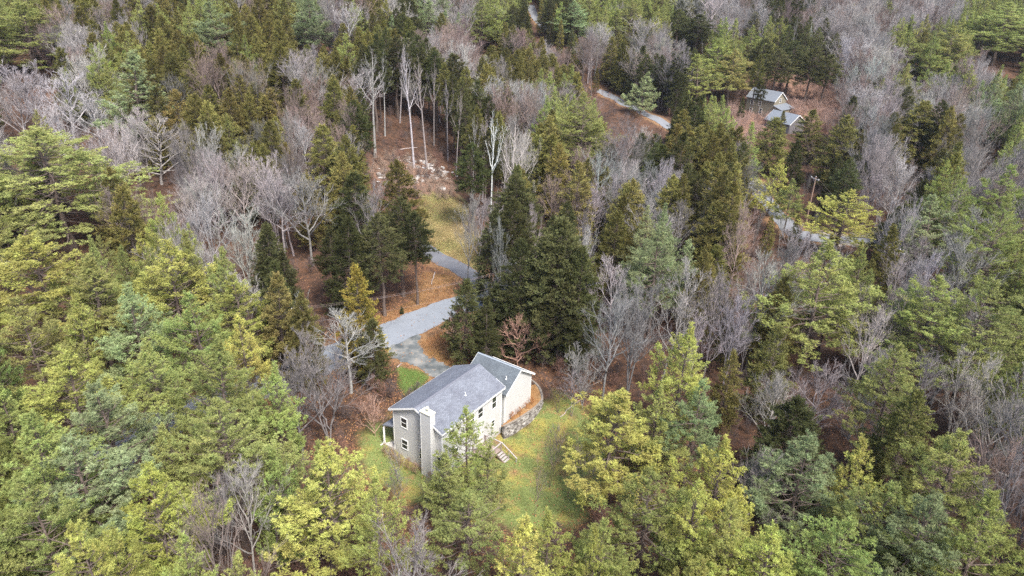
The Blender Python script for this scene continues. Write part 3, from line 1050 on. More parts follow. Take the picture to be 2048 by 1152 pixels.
for k in range(1, 9):
    u_ = 5.95 + k * .15; m.bar(D_(u_, -2.17, fz), D_(u_, -2.17, .16), .03)
m.build_each('baluster', M_WOODD, deck)
m = MB()
for k in range(6):
    z_ = fz - .2 * (k + 1); v_ = -2.25 - .3 * k
    a = D_(7.35, v_ - .3, z_); m.box(a[0], a[0] + .95, a[1], a[1] + .29, z_, z_ + .04)
m.build_each('stair_tread', M_WOODP, deck)
m = MB()
for u_ in (7.32, 8.33):
    m.bar(D_(u_, -2.25, fz - .1), D_(u_, -4.15, fz - 1.32), .05, .22)
m.build_each('stringer', M_WOODD, deck)
m = MB()
for u_ in (8.37,):
    m.bar(D_(u_, -2.2, .2), D_(u_, -4.5, -1.15), .13, .06)
    m.bar(D_(u_, -4.4, -2.4), D_(u_, -4.4, -1.1), .09); m.bar(D_(u_, -3.3, -1.6), D_(u_, -3.3, -.45), .07)
m.build_each('stair_rail', M_WOODP, deck)

# ------------------------------------------------------------------ curved block retaining wall and planting bed
WPTS = [(11.3, -.42), (12.5, -.75), (13.9, -1.0), (16.5, -1.25), (18.0, -1.25), (19.35, -1.0), (20.4, -.25), (21.5, .9), (22.2, 2.2), (22.5, 3.4)]
WL = smooth_line(WPTS, .45)
BW = .42
M = NM('split face block'); tc = M.n('ShaderNodeTexCoord')
ra = M.attr('tone'); n1 = M.noise(5, 5); n2 = M.noise(22, 3)
c = M.ramp(ra, [(.0, (.1, .09, .085)), (.35, (.22, .2, .185)), (.7, (.36, .34, .32)), (1, (.5, .48, .46))])
c = M.mix(M.rampv(n1, .5, .7), c, (.07, .065, .06))
M_BLOCK = M.pbr(c, .95, n2, .7, .03, spec=.1)
acc = Acc()
r = np.random.default_rng(3)
seg = np.hypot(*np.diff(WL, axis=0).T); cum = np.concatenate([[0], np.cumsum(seg)])
def wpos(s):
    return np.array([np.interp(s, cum, WL[:, 0]), np.interp(s, cum, WL[:, 1])])
top = .05; ch_ = .2; cap = Acc()
for row in range(11):
    z1 = top - .08 - row * ch_; z0 = z1 - ch_ + .015
    s = (row % 2) * -BW / 2
    while s < cum[-1]:
        a, b = wpos(max(s, 0)), wpos(min(s + BW - .02, cum[-1])); s += BW
        if np.hypot(*(b - a)) < .08: continue
        wx, wy = from_house(*((a + b) / 2))
        if z1 < T(wx, wy) - .3: continue
        t = unit(b - a); nn = np.array([t[1], -t[0]]); bt = .012 * row
        o0 = nn * (r.uniform(.0, .05) + bt)
        q = [a + o0, b + o0, b - nn * .25, a - nn * .25]
        Vb = np.array([(*from_house(*p), z) for z in (z0, z1) for p in q])
        Fb = np.array([(0, 3, 2, 1), (4, 5, 6, 7), (0, 1, 5, 4), (1, 2, 6, 5), (2, 3, 7, 6), (3, 0, 4, 7)])
        acc.add(Vb, Fb, tone=r.random())
rw = empty('retaining_wall', (*from_house(17, -1.3), -1.0))
tag(rw, 'curved grey concrete block retaining wall between garage bed and lower lawn', 'wall')
def shiftV(me, loc):
    co = np.empty(len(me.vertices) * 3, np.float32); me.vertices.foreach_get('co', co)
    co = co.reshape(-1, 3) - np.array(loc, np.float32); me.vertices.foreach_set('co', co.ravel()); me.update()
me = acc.mesh('blocks', [M_BLOCK]); shiftV(me, rw.location)
link(bpy.data.objects.new('block_face', me), rw)
s = 0
while s < cum[-1] - .1:
    a, b = wpos(s), wpos(min(s + .6, cum[-1])); s += .61
    t = unit(b - a); nn = np.array([t[1], -t[0]])
    q = [a + nn * .05, b + nn * .05, b - nn * .2, a - nn * .2]
    Vb = np.array([(*from_house(*p), z) for z in (top - .078, top) for p in q])
    cap.add(Vb, Fb, tone=r.uniform(.55, 1))
me = cap.mesh('cap', [plain('cap stone', (.2, .175, .15), .9, .25, 5)]); shiftV(me, rw.location)
link(bpy.data.objects.new('coping', me), rw)
# bed soil between wall and garage
inner = [(18.6, 3.4), (18.4, .02), (11.6, .02)]
bp = [tuple(WL[i] + np.array([0, .12])) for i in range(0, len(WL), 2)] + [(22.4, 3.6), (22.3, 6.5), (17.0, 6.5), (17.0, .0), (11.3, .0)]
bw = [from_house(*p) for p in bp]
gxx = np.arange(min(p[0] for p in bw), max(p[0] for p in bw), .22); gyy = np.arange(min(p[1] for p in bw), max(p[1] for p in bw), .22)
DX, DY = np.meshgrid(gxx, gyy)
keep = polydist(DX, DY, bw) > -.12
ii = np.arange(DX.size).reshape(DX.shape)
fm = keep[:-1, :-1] & keep[1:, :-1] & keep[:-1, 1:] & keep[1:, 1:]
F = np.stack([ii[:-1, :-1], ii[:-1, 1:], ii[1:, 1:], ii[1:, :-1]], -1)[fm]
used = np.unique(F); remap = np.full(DX.size, -1); remap[used] = np.arange(len(used))
V = np.stack([DX, DY, -.07 + .05 * np.sin(DX * 2.3) * np.cos(DY * 1.9) + .02 * rng.normal(size=DX.shape)], -1).reshape(-1, 3)[used]
M = NM('bed mulch'); f1 = M.noise(9, 5, rough=.7); f2 = M.noise(.8, 4)
c = M.ramp(f1, [(.3, (.1, .05, .025)), (.5, (.24, .13, .055)), (.7, (.36, .23, .11))])
c = M.mix(M.rampv(f2, .52, .68), c, (.34, .24, .13))
bed = link(bpy.data.objects.new('planting_bed', np_mesh('planting_bed', V, [remap[F]], [M.pbr(c, .95, f1, .7, .05, spec=.1)], smooth=True)))
tag(bed, kind='structure')
#@@PART3
# ------------------------------------------------------------------ far houses beyond the far road
M_MROOF = plain('pale metal roof', (.15, .165, .185), .45, .1, 2, spec=.5)
M_YEL = siding('tan siding', (.2, .18, .135), .2)
M_GRY = siding('grey siding', (.14, .132, .138), .2)
M_BLUE = plain('dark blue roofing', (.05, .075, .14), .6)


def gable_house(name, px, rot, L_, W_, ze, zr, wall, roof, label, wins=(), lean=None, dz=0.0):
    p = hit(*px)
    e = empty(name, (p[0], p[1], p[2] - .1 + dz), rot)
    tag(e, label, 'house' if 'garage' not in name else 'garage')
    hl, hw = L_ / 2, W_ / 2
    m = MB(); k = (zr - ze) / hw
    m.prism([(-hl + .3, -hw + .3, -1.5), (-hl + .3, hw - .3, -1.5), (-hl + .3, hw - .3, ze + k * .3 - .15), (-hl + .3, 0, zr - .15), (-hl + .3, -hw + .3, ze + k * .3 - .15)], (L_ - .6, 0, 0))
    m.build('wall', wall, e)
    gable_roof(e, -hl, hl, -hw, hw, ze, zr, roof)
    f = MB()
    for a in (-hw, hw):
        for uu in (-hl - .04, hl + .005):
            f.prism([(uu, a, ze), (uu, 0, zr), (uu, 0, zr - .25), (uu, a, ze - .25)], (.035, 0, 0))
    f.build_each('fascia', M_TRIM, e)
    for (ax, at_, c0, c1, z0, z1, out) in wins:
        window(e, ax, at_, c0, c1, z0, z1, out=out)
    if lean:
        x0, x1, y0, y1, za, zb = lean
        m = MB(); m.prism([(x0, y0, za), (x1, y0, zb), (x1, y0, zb - .15), (x0, y0, za - .15)], (0, y1 - y0, 0))
        m.build('lean_to_roof', roof, e)
        m = MB(); m.prism([(x0, y0 + .3, -1.5), (x1 - .3, y0 + .3, -1.5), (x1 - .3, y0 + .3, zb - .12), (x0, y0 + .3, za - .17)], (0, y1 - y0 - .6, 0)); m.build('lean_to_wall', wall, e)
    return e


gable_house('house', (1528, 226), math.atan2(-.74, .67), 11, 8, 5.2, 8.0, M_YEL, M_MROOF,
            'tan far house with pale metal roof and lean to beside the brushy clearing',
            wins=[('u', 5.2, -.4, .4, 4.6, 5.8, 1), ('v', -3.7, -3.5, -2.6, 3, 4.3, -1), ('v', -3.7, -.5, .4, 3, 4.3, -1), ('v', -3.7, -3.5, -2.6, .5, 1.8, -1), ('v', -3.7, .2, 1.1, .4, 2.2, -1)],
            lean=(5.2, 8.6, -4.2, 4.2, 4.0, 2.9))
gable_house('garage_building', (1566, 262), math.atan2(-.8, .6), 9.5, 8.5, 3.4, 6.0, M_GRY, M_MROOF,
            'low grey outbuilding with pale roof standing in front of the tan far house',
            wins=[('u', 4.45, -1, .2, 1.0, 2.2, 1)])
gable_house('house', (2060, 262), math.atan2(-.3, .9), 10, 8, 4.5, 7.0, M_GRY, M_BLUE, 'house with dark blue roof just showing at the frame edge among trees')

# ------------------------------------------------------------------ utility poles and wires
M_POLE = plain('weathered pole', (.24, .16, .12), .9, .2, 3)
M_WIRE = plain('wire', (.2, .15, .14), .5)
M_INS = plain('insulator', (.7, .7, .72), .3)


def util_pole(x, y, h, yaw, label):
    z = float(gz(x, y))
    e = empty('utility_pole', (x, y, z), yaw)
    tag(e, label, 'utility pole', 'wooden utility poles carrying the roadside wires')
    m = MB(); m.tube([(0, 0, -.5), (0, 0, h)], [.16, .11], 12); m.build('pole', M_POLE, e)
    m = MB(); m.box(-1.25, 1.25, .1, .22, h - .45, h - .32); m.bar((-.7, .15, h - .4), (0, .1, h - 1.1), .05); m.bar((.7, .15, h - .4), (0, .1, h - 1.1), .05); m.build('crossarm', M_WOODP, e)
    for q in (-1.1, 0, 1.1):
        m = MB(); zz_ = h - .32 if q else h
        m.tube([(q, .16 if q else 0, zz_), (q, .16 if q else 0, zz_ + .1), (q, .16 if q else 0, zz_ + .2)], [.03, .08, .06], 8); m.build('insulator', M_INS, e)
    tops = []
    ca, sa = math.cos(yaw), math.sin(yaw)
    for q, yy, dz in ((-1.1, .16, -.1), (0, 0, .22), (1.1, .16, -.1)):
        tops.append(Vector((x + q * ca - yy * sa, y + q * sa + yy * ca, z + h + dz)))
    tops.append(Vector((x, y, z + h - 2.2)))
    return tops


def wires(ta, tb, label, rd=.009):
    m = MB()
    for a, b in zip(ta, tb):
        pts = [a.lerp(b, t) - Vector((0, 0, 1.1 * 4 * t * (1 - t))) for t in np.linspace(0, 1, 15)]
        m.tube(pts, [rd] * 15, 4)
    o = m.build('power_line', M_WIRE)
    tag(o, label, 'wire', 'sagging power lines along the road')


pa = hit(1632, 354, 10.5)
pb = hit(1800, 500, 10.0)
pc = hit(1520, 296, 10.0)
t1 = util_pole(pa[0], pa[1], 10.5, 1.9, 'wooden utility pole with crossarm rising beside the far road bend')
t2 = util_pole(pb[0], pb[1], 10, 1.9, 'utility pole half hidden by trees near the sandy roadside patch')
wires(t1, t2, 'thin power wires running from the crossarm pole to the sandy roadside patch')
qa, qb = hit(585, 632, 8), hit(1085, 532, 8)
t3 = util_pole(qa[0], qa[1], 9, .5, 'utility pole hidden beside the yellowish hemlock at the near road')
t4 = util_pole(qb[0], qb[1], 9, .5, 'utility pole hidden behind the dark hemlock clump at the lane mouth')
wires(t3, t4, 'thin power wires crossing above the leaf covered bank by the near road')

# ------------------------------------------------------------------ rocks in the clearing
M = NM('pale granite'); f = M.noise(4, 5)
M_ROCK = M.pbr(M.ramp(f, [(.3, (.22, .2, .19)), (.6, (.42, .4, .38)), (.8, (.56, .54, .52))]), .9, f, .6, .05, spec=.2)


def rock_mesh(seed):
    r = np.random.default_rng(seed)
    bm = bmesh.new(); bmesh.ops.create_icosphere(bm, subdivisions=2, radius=1)
    ax = [unit(r.normal(size=3)) for _ in range(9)]
    for v in bm.verts:
        p = np.array(v.co)
        for a_ in ax:
            d_ = p @ a_
            if d_ > .62: p = p - a_ * (d_ - .62) * .85
        v.co = p * np.array([1.0, .75, .5])
    me = bpy.data.meshes.new('rock'); bm.to_mesh(me); bm.free(); me.materials.append(M_ROCK)
    return me


RM = [rock_mesh(i) for i in range(6)]
r = np.random.default_rng(8)
rk = [((885, 379), 1.1), ((762, 352), 1.2), ((768, 356), .8)]
for i in range(95):
    q = r.random()
    if q < .6: t = r.random(); px = (805 + 95 * t + r.normal() * 7, 322 + 16 * t + 14 * t * t + r.normal() * 5)
    elif q < .85: px = (850 + r.normal() * 22, 356 + r.normal() * 5)
    else: px = (766 + r.normal() * 12, 350 + r.normal() * 7)
    rk.append((px, r.uniform(.35, .95)))
for i, (px, s) in enumerate(rk):
    p = hit(*px)
    o = bpy.data.objects.new('rock', RM[i % 6]); link(o)
    o.location = (p[0], p[1], float(gz(p[0], p[1])) + .12 * s); o.scale = (s, s, s * r.uniform(.7, 1.1)); o.rotation_euler = (r.normal() * .2, r.normal() * .2, r.uniform(0, 6))
    lab = 'loose pale rock strewn in the rocky band across the brown clearing'
    if i == 0: lab = 'big flat pale boulder alone at the near side of the rock band'
    if i == 1: lab = 'largest white rock of the small pile where the clearing meets the trees'
    tag(o, lab, 'rock', 'pale rocks strewn over the clearing')

# ------------------------------------------------------------------ tree meshes
PINES = [pine_meshes(s, H, R, b, d, fl) for s, H, R, b, d, fl in
         ((1, 18, 3.9, .26, 1.0, 0), (2, 18, 3.7, .3, 1.0, 0), (3, 18, 4.2, .3, .9, .2), (4, 20, 5.2, .28, .85, .7), (5, 18, 2.7, .22, 1.0, .1), (6, 10, 2.7, .1, 1.25, 0), (7, 19, 4.0, .35, .7, .1), (8, 17, 3.5, .2, 1.1, 0))]
PR = [3.9, 3.7, 4.2, 5.2, 2.7, 2.7, 4.0, 3.5]; PH = [18, 18, 18, 20, 18, 10, 19, 17]; PB = [.28, .3, .3, .3, .22, .1, .35, .2]
HEMS = [hemlock_meshes(s, H, R, b, p, d) for s, H, R, b, p, d in
        ((11, 16, 3.0, .1, .2, 1.0), (12, 16, 3.2, .12, .3, 1.0), (13, 16, 2.4, .1, .2, .9), (14, 18, 3.1, .42, .3, 1.2), (15, 18, 2.7, .5, .35, 1.2), (16, 15, 3.9, .06, .2, 1.2))]
HR = [3.0, 3.2, 2.4, 3.1, 2.7, 3.9]; HH = [16, 16, 16, 18, 18, 15]; HB = [.1, .12, .1, .42, .5, .06]
BARES = [bare_meshes(21, 15, .32, 16, .6, .42), bare_meshes(22, 16, .4, 14, .5, .36), bare_meshes(23, 14, .25, 20, .8, .42, .3, 1.1),
         bare_meshes(24, 13, .2, 11, .6, .4, stems=3, trunk_r=.11), bare_meshes(25, 20, .6, 13, .55, .3, trunk_r=.15), bare_meshes(26, 20, .55, 12, .75, .36, trunk_r=.15),
         bare_meshes(27, 7, .12, 22, .75, .5, .2, .9, trunk_r=.12, tw=.8), bare_meshes(28, 8, .3, 9, .45, .35, fine=.6, trunk_r=.06, tw=.7, stems=2),
         bare_meshes(29, 22, .52, 9, .5, .26, .5, .5, trunk_r=.2, tw=1.1), bare_meshes(30, 13, .16, 26, .95, .52, .25, 1.0, trunk_r=.2, tw=1.3)]
BR = [4.3, 3.8, 5.2, 4.6, 4.0, 5.2, 3.2, 2.3, 3.2, 6.4]; BH = [15, 16, 14, 13, 20, 20, 7, 8, 22, 13]; BB = [.35, .42, .3, .3, .62, .58, .15, .3, .55, .2]
TONE = dict(P=(.325, .35, .12), Y=(.4, .4, .12), B=(.28, .325, .165), H=(.205, .187, .065), D=(.105, .11, .046),
            G=(.24, .228, .225), W=(.33, .318, .31), R=(.205, .16, .145), K=(.5, .48, .47))
TW = dict(P=['mid green', 'soft green'], Y=['yellow green'], B=['blue green'], H=['olive brown'], D=['dark green'], G=['grey'], W=['whitish'], R=['pinkish brown'], K=['white barked'])

# explicit trees surveyed from the photo: (tip px, tip py, code, crown width px, height m, variant, label or None)
EX = [
    (85, 252, 'P', 330, 24, 3, 'huge pale spreading white pine with flat layered limbs at the left edge'),
    (250, 103, 'B', 115, 24, 4, 'tall pale green pine spire among whitish bare trees'),
    (40, 12, 'P', 190, 20, 0, None), (430, 4, 'B', 110, 20, 2, None), (620, -6, 'B', 110, 20, 2, None), (850, 0, 'B', 75, 18, 4, None),
    (965, 0, 'P', 110, 20, 3, None), (1150, 2, 'B', 90, 18, 3, None), (1265, 0, 'P', 70, 20, 3, None), (1235, 20, 'P', 55, 18, 4, None),
    (1172, 186, 'P', 135, 22, 3, 'bright layered green pine standing by the far road'),
    (1289, 148, 'B', 62, 13, 5, 'small pale pine standing alone against the far road'),
    (1440, 82, 'P', 110, 20, 0, None), (1470, 100, 'P', 95, 19, 1, None), (1405, 110, 'P', 90, 18, 2, None),
    (1506, 52, 'P', 62, 22, 3, 'lone layered pine with bare lower trunk above the tan far house'),
    (1828, 68, 'P', 80, 19, 2, None), (1915, 52, 'P', 85, 21, 1, None), (1870, 80, 'P', 80, 17, 0, None),
    (2020, 5, 'P', 150, 24, 3, None), (1975, 30, 'P', 90, 20, 0, None), (2000, 200, 'B', 95, 16, 1, None),
    (1556, 325, 'Y', 70, 12, 5, 'small yellow green pine beside the pole side of the road bend'),
    (1588, 362, 'P', 70, 12, 2, None), (1700, 380, 'Y', 120, 14, 3, 'bright yellow pine spreading over the sandy roadside patch'),
    (1885, 395, 'B', 120, 17, 2, None), (1325, 450, 'B', 140, 19, 1, 'plump pale green pine just beyond the tall grey thicket'),
    (1660, 490, 'P', 215, 21, 0, 'broad full white pine in the middle of the right side grove'),
    (1885, 555, 'P', 190, 19, 3, None), (2015, 390, 'P', 130, 22, 3, None), (1990, 560, 'P', 190, 20, 3, None),
    (60, 468, 'Y', 230, 19, 1, None), (175, 520, 'P', 200, 18, 0, None), (330, 492, 'Y', 190, 18, 0, None), (478, 548, 'Y', 150, 16, 1, None),
    (150, 612, 'Y', 130, 16, 5, 'brightest yellow green pine in the left side pine stand'), (255, 575, 'B', 150, 17, 0, None), (385, 590, 'P', 160, 17, 2, None),
    (40, 600, 'P', 160, 18, 2, None), (120, 700, 'Y', 190, 17, 1, None), (300, 690, 'P', 170, 16, 0, None), (210, 765, 'B', 190, 17, 1, None),
    (420, 690, 'P', 210, 18, 0, None), (480, 640, 'Y', 130, 16, 2, None), (60, 840, 'P', 240, 18, 0, None), (150, 880, 'B', 210, 17, 1, None),
    (440, 800, 'P', 220, 17, 3, None), (540, 740, 'P', 120, 15, 0, None), (300, 938, 'Y', 200, 17, 1, 'yellowish conical pine near the lower left beside the grey leaning bare tree'),
    (640, 893, 'Y', 220, 17, 0, 'big yellowish pine in front of the house gable'), (70, 960, 'P', 200, 17, 2, None), (560, 900, 'P', 120, 14, 5, None),
    (1372, 655, 'Y', 150, 17, 0, None), (1232, 778, 'Y', 225, 15, 7, 'loose yellow green pine standing at the lawn edge'), (1400, 770, 'B', 150, 15, 2, None),
    (1320, 780, 'P', 130, 14, 0, None), (1446, 888, 'Y', 165, 15, 0, None), (1622, 868, 'B', 190, 16, 1, None), (1738, 883, 'Y', 110, 14, 5, None),
    (1925, 868, 'Y', 180, 16, 1, None), (937, 812, 'P', 125, 13.5, 6, 'slender pine rising right in front of the long back wall'),
    (895, 905, 'P', 110, 10, 7, None), (975, 905, 'P', 90, 8, 5, None), (930, 985, 'P', 210, 12, 6, None),
    (1105, 1032, 'Y', 150, 14, 0, None), (1205, 1030, 'P', 150, 14, 2, None), (1198, 1062, 'Y', 95, 14, 5, None),
    (1310, 940, 'P', 190, 15, 1, None), (1400, 960, 'Y', 150, 15, 2, None), (1750, 955, 'P', 190, 16, 2, None), (1850, 985, 'B', 200, 17, 1, None),
    (1560, 1050, 'Y', 170, 15, 1, None), (1480, 1010, 'Y', 170, 15, 0, None), (1990, 1000, 'P', 210, 17, 0, None), (1690, 1040, 'P', 200, 16, 3, None),
    (2010, 330, 'P', 110, 20, 2, None), (1790, 590, 'G', 120, 15, 3, None), (1960, 490, 'G', 130, 16, 0, None), (1925, 610, 'G', 120, 15, 1, None), (1480, 590, 'G', 120, 14, 3, None), (1560, 750, 'G', 130, 12, 2, None),
    (1440, 560, 'G', 100, 15, 0, None), (1860, 720, 'G', 120, 13, 0, None), (1240, 520, 'G', 100, 16, 1, None), (1390, 520, 'G', 80, 15, 1, None), (1600, 460, 'G', 80, 13, 3, None), (1450, 420, 'R', 90, 13, 2, None),
    (120, 150, 'W', 120, 17, 0, None), (60, 130, 'W', 110, 17, 3, None), (180, 190, 'W', 100, 16, 1, None), (110, 215, 'W', 120, 16, 2, None), (20, 170, 'G', 110, 17, 0, None), (205, 260, 'G', 90, 15, 3, None), (340, 160, 'G', 90, 16, 0, None),
    (1500, 330, 'G', 70, 14, 0, None), (1380, 400, 'G', 80, 14, 1, None), (1810, 690, 'P', 160, 17, 3, None),
    # hemlocks
    (715, 538, 'h', 95, 16, 2, 'yellowish feathery hemlock standing alone beside the near road'),
    (742, 640, 'D', 70, 10, 0, 'dark narrow hemlock at the driveway end of the near road'),
    (545, 545, 'H', 95, 16, 0, None), (600, 590, 'H', 90, 14, 5, None), (800, 325, 'H', 100, 17, 1, None), (700, 345, 'D', 110, 17, 0, None), (640, 250, 'H', 90, 17, 0, None),
    (1112, 440, 'D', 190, 21, 5, 'biggest dark green hemlock standing behind the garage'), (1045, 480, 'D', 110, 18, 0, None), (1165, 500, 'D', 110, 18, 1, None),
    (985, 425, 'D', 75, 17, 2, None), (930, 560, 'D', 95, 13, 1, 'dark hemlock overhanging the near road at the lane mouth'), (1000, 570, 'D', 90, 11, 0, None), (1120, 570, 'D', 110, 13, 3, None),
    (975, 600, 'D', 60, 11, 2, None), (800, 400, 'D', 110, 17, 3, None), (830, 425, 'D', 70, 16, 4, None), (760, 430, 'D', 100, 17, 3, None), (690, 440, 'D', 110, 17, 1, None),
    (1230, 425, 'H', 105, 16, 1, None), (1785, 455, 'H', 72, 17, 2, 'narrow golden olive hemlock right of the sandy roadside patch'),
    (1410, 510, 'H', 80, 15, 1, None), (243, 376, 'H', 100, 18, 1, None), (1605, 800, 'D', 160, 14, 5, 'rounded dark hemlock above the blue green foreground pine'),
    (1835, 788, 'H', 120, 14, 1, None), (1560, 652, 'H', 85, 14, 0, None), (1465, 703, 'H', 62, 12, 2, None),
    (1555, 235, 'H', 70, 15, 0, None), (1630, 222, 'H', 62, 14, 2, None), (1695, 233, 'H', 75, 18, 1, None), (1850, 205, 'H', 105, 18, 1, None), (1810, 190, 'H', 40, 15, 2, None),
    (345, 180, 'H', 60, 17, 0, None), (560, 90, 'H', 80, 18, 1, None), (955, 180, 'H', 80, 17, 1, None), (745, 92, 'D', 75, 21, 4, None),
    (790, 76, 'D', 75, 21, 3, None), (872, 98, 'D', 75, 21, 3, None), (908, 112, 'D', 70, 21, 4, None), (835, 72, 'D', 60, 21, 4, None), (1000, 230, 'H', 60, 17, 1, None),
    (940, 290, 'D', 70, 18, 4, None), (970, 265, 'D', 60, 18, 4, None), (1075, 270, 'H', 80, 17, 0, None), (1120, 290, 'H', 80, 17, 1, None),
    (1590, 85, 'D', 70, 20, 4, None), (1630, 95, 'D', 65, 20, 3, None), (1560, 100, 'D', 55, 20, 4, None), (1530, 80, 'D', 60, 20, 4, None), (1660, 110, 'D', 50, 18, 4, None),
    (1520, 110, 'H', 30, 20, 4, 'narrow olive tree standing right before the tan far house'),
    (1360, 20, 'D', 60, 19, 3, None), (1400, 30, 'D', 60, 19, 4, None),
    # bare trees
    (300, 240, 'W', 165, 14, 9, 'wide round whitish bare crown spreading over dark hemlocks'),
    (1030, 243, 'K', 56, 23, 8, 'tall forked white birch rising at the dry grass clearing'),
    (985, 232, 'K', 44, 24, 8, None), (1008, 262, 'W', 30, 22, 8, None), (822, 105, 'W', 46, 26, 8, 'tall thin pale trunk standing in the leaf strewn clearing edge'), (850, 122, 'G', 44, 25, 8, None),
    (740, 105, 'G', 60, 24, 8, None), (1040, 632, 'r', 112, 8, 6, 'round reddish bare ornamental tree right behind the garage roof'),
    (1105, 352, 'R', 90, 14, 2, None), (1186, 370, 'W', 75, 14, 2, None), (1282, 268, 'G', 85, 16, 2, None), (1818, 335, 'W', 85, 15, 2, 'compact whitish bare crown by the dark hemlock belt'),
    (470, 335, 'W', 110, 17, 0, None), (410, 400, 'W', 100, 16, 0, None), (480, 430, 'W', 110, 15, 3, 'multi stemmed whitish bare tree above the left side pines'),
    (610, 350, 'G', 140, 17, 0, None), (550, 360, 'G', 110, 16, 1, None), (730, 375, 'G', 90, 17, 0, None),
    (640, 690, 'G', 190, 14, 3, 'sprawling grey bare tree left of the house gable'), (585, 740, 'G', 140, 12, 0, None), (690, 625, 'W', 130, 12, 1, None),
    (475, 935, 'G', 130, 14, 0, 'leaning grey bare tree between two yellowish foreground pines'), (430, 955, 'G', 90, 13, 1, None),
    (1280, 575, 'G', 170, 16, 3, 'dense grey bare thicket tree beyond the garage'), (1225, 600, 'G', 130, 15, 0, None), (1340, 590, 'G', 110, 15, 1, None),
    (600, 580, 'W', 50, 10, 7, None), (1650, 735, 'G', 150, 12, 2, None), (1510, 530, 'R', 90, 13, 2, None), (1400, 640, 'G', 80, 12, 0, None),
    (960, 395, 'G', 80, 17, 1, None), (935, 400, 'G', 70, 17, 0, None), (1180, 455, 'W', 40, 17, 4, None), (1500, 12, 'G', 75, 20, 5, 'fan shaped pale bare crown above the lone layered pine'),
    (1435, -10, 'W', 50, 22, 4, None), (1380, -10, 'G', 60, 22, 4, None), (1270, 35, 'W', 70, 20, 5, None), (1640, 40, 'G', 70, 20, 5, None),
    (745, 790, 'r', 65, 6, 6, 'reddish bare shrubby tree at the lawn corner by the gable'), (925, 610, 'r', 80, 9, 6, None),
    (800, 880, 'G', 50, 7, 7, None), (860, 950, 'G', 60, 6, 7, None), (790, 930, 'G', 70, 6, 7, None),
    (1108, 845, 'S', 70, 9, 7, 'thin bare sapling clump standing on the back lawn'), (1145, 880, 'S', 60, 8, 7, None), (1075, 930, 'S', 50, 7, 7, None), (1180, 900, 'S', 60, 8, 7, None),
    (1120, 760, 'R', 90, 5, 7, None), (1150, 740, 'G', 80, 7, 7, None), (1175, 700, 'G', 90, 9, 3, None),
    (1890, 920, 'R', 150, 9, 2, None), (1960, 880, 'R', 130, 9, 2, None), (1750, 800, 'G', 90, 10, 2, None), (2000, 780, 'G', 110, 14, 1, None), (1950, 470, 'G', 110, 15, 1, None),
]

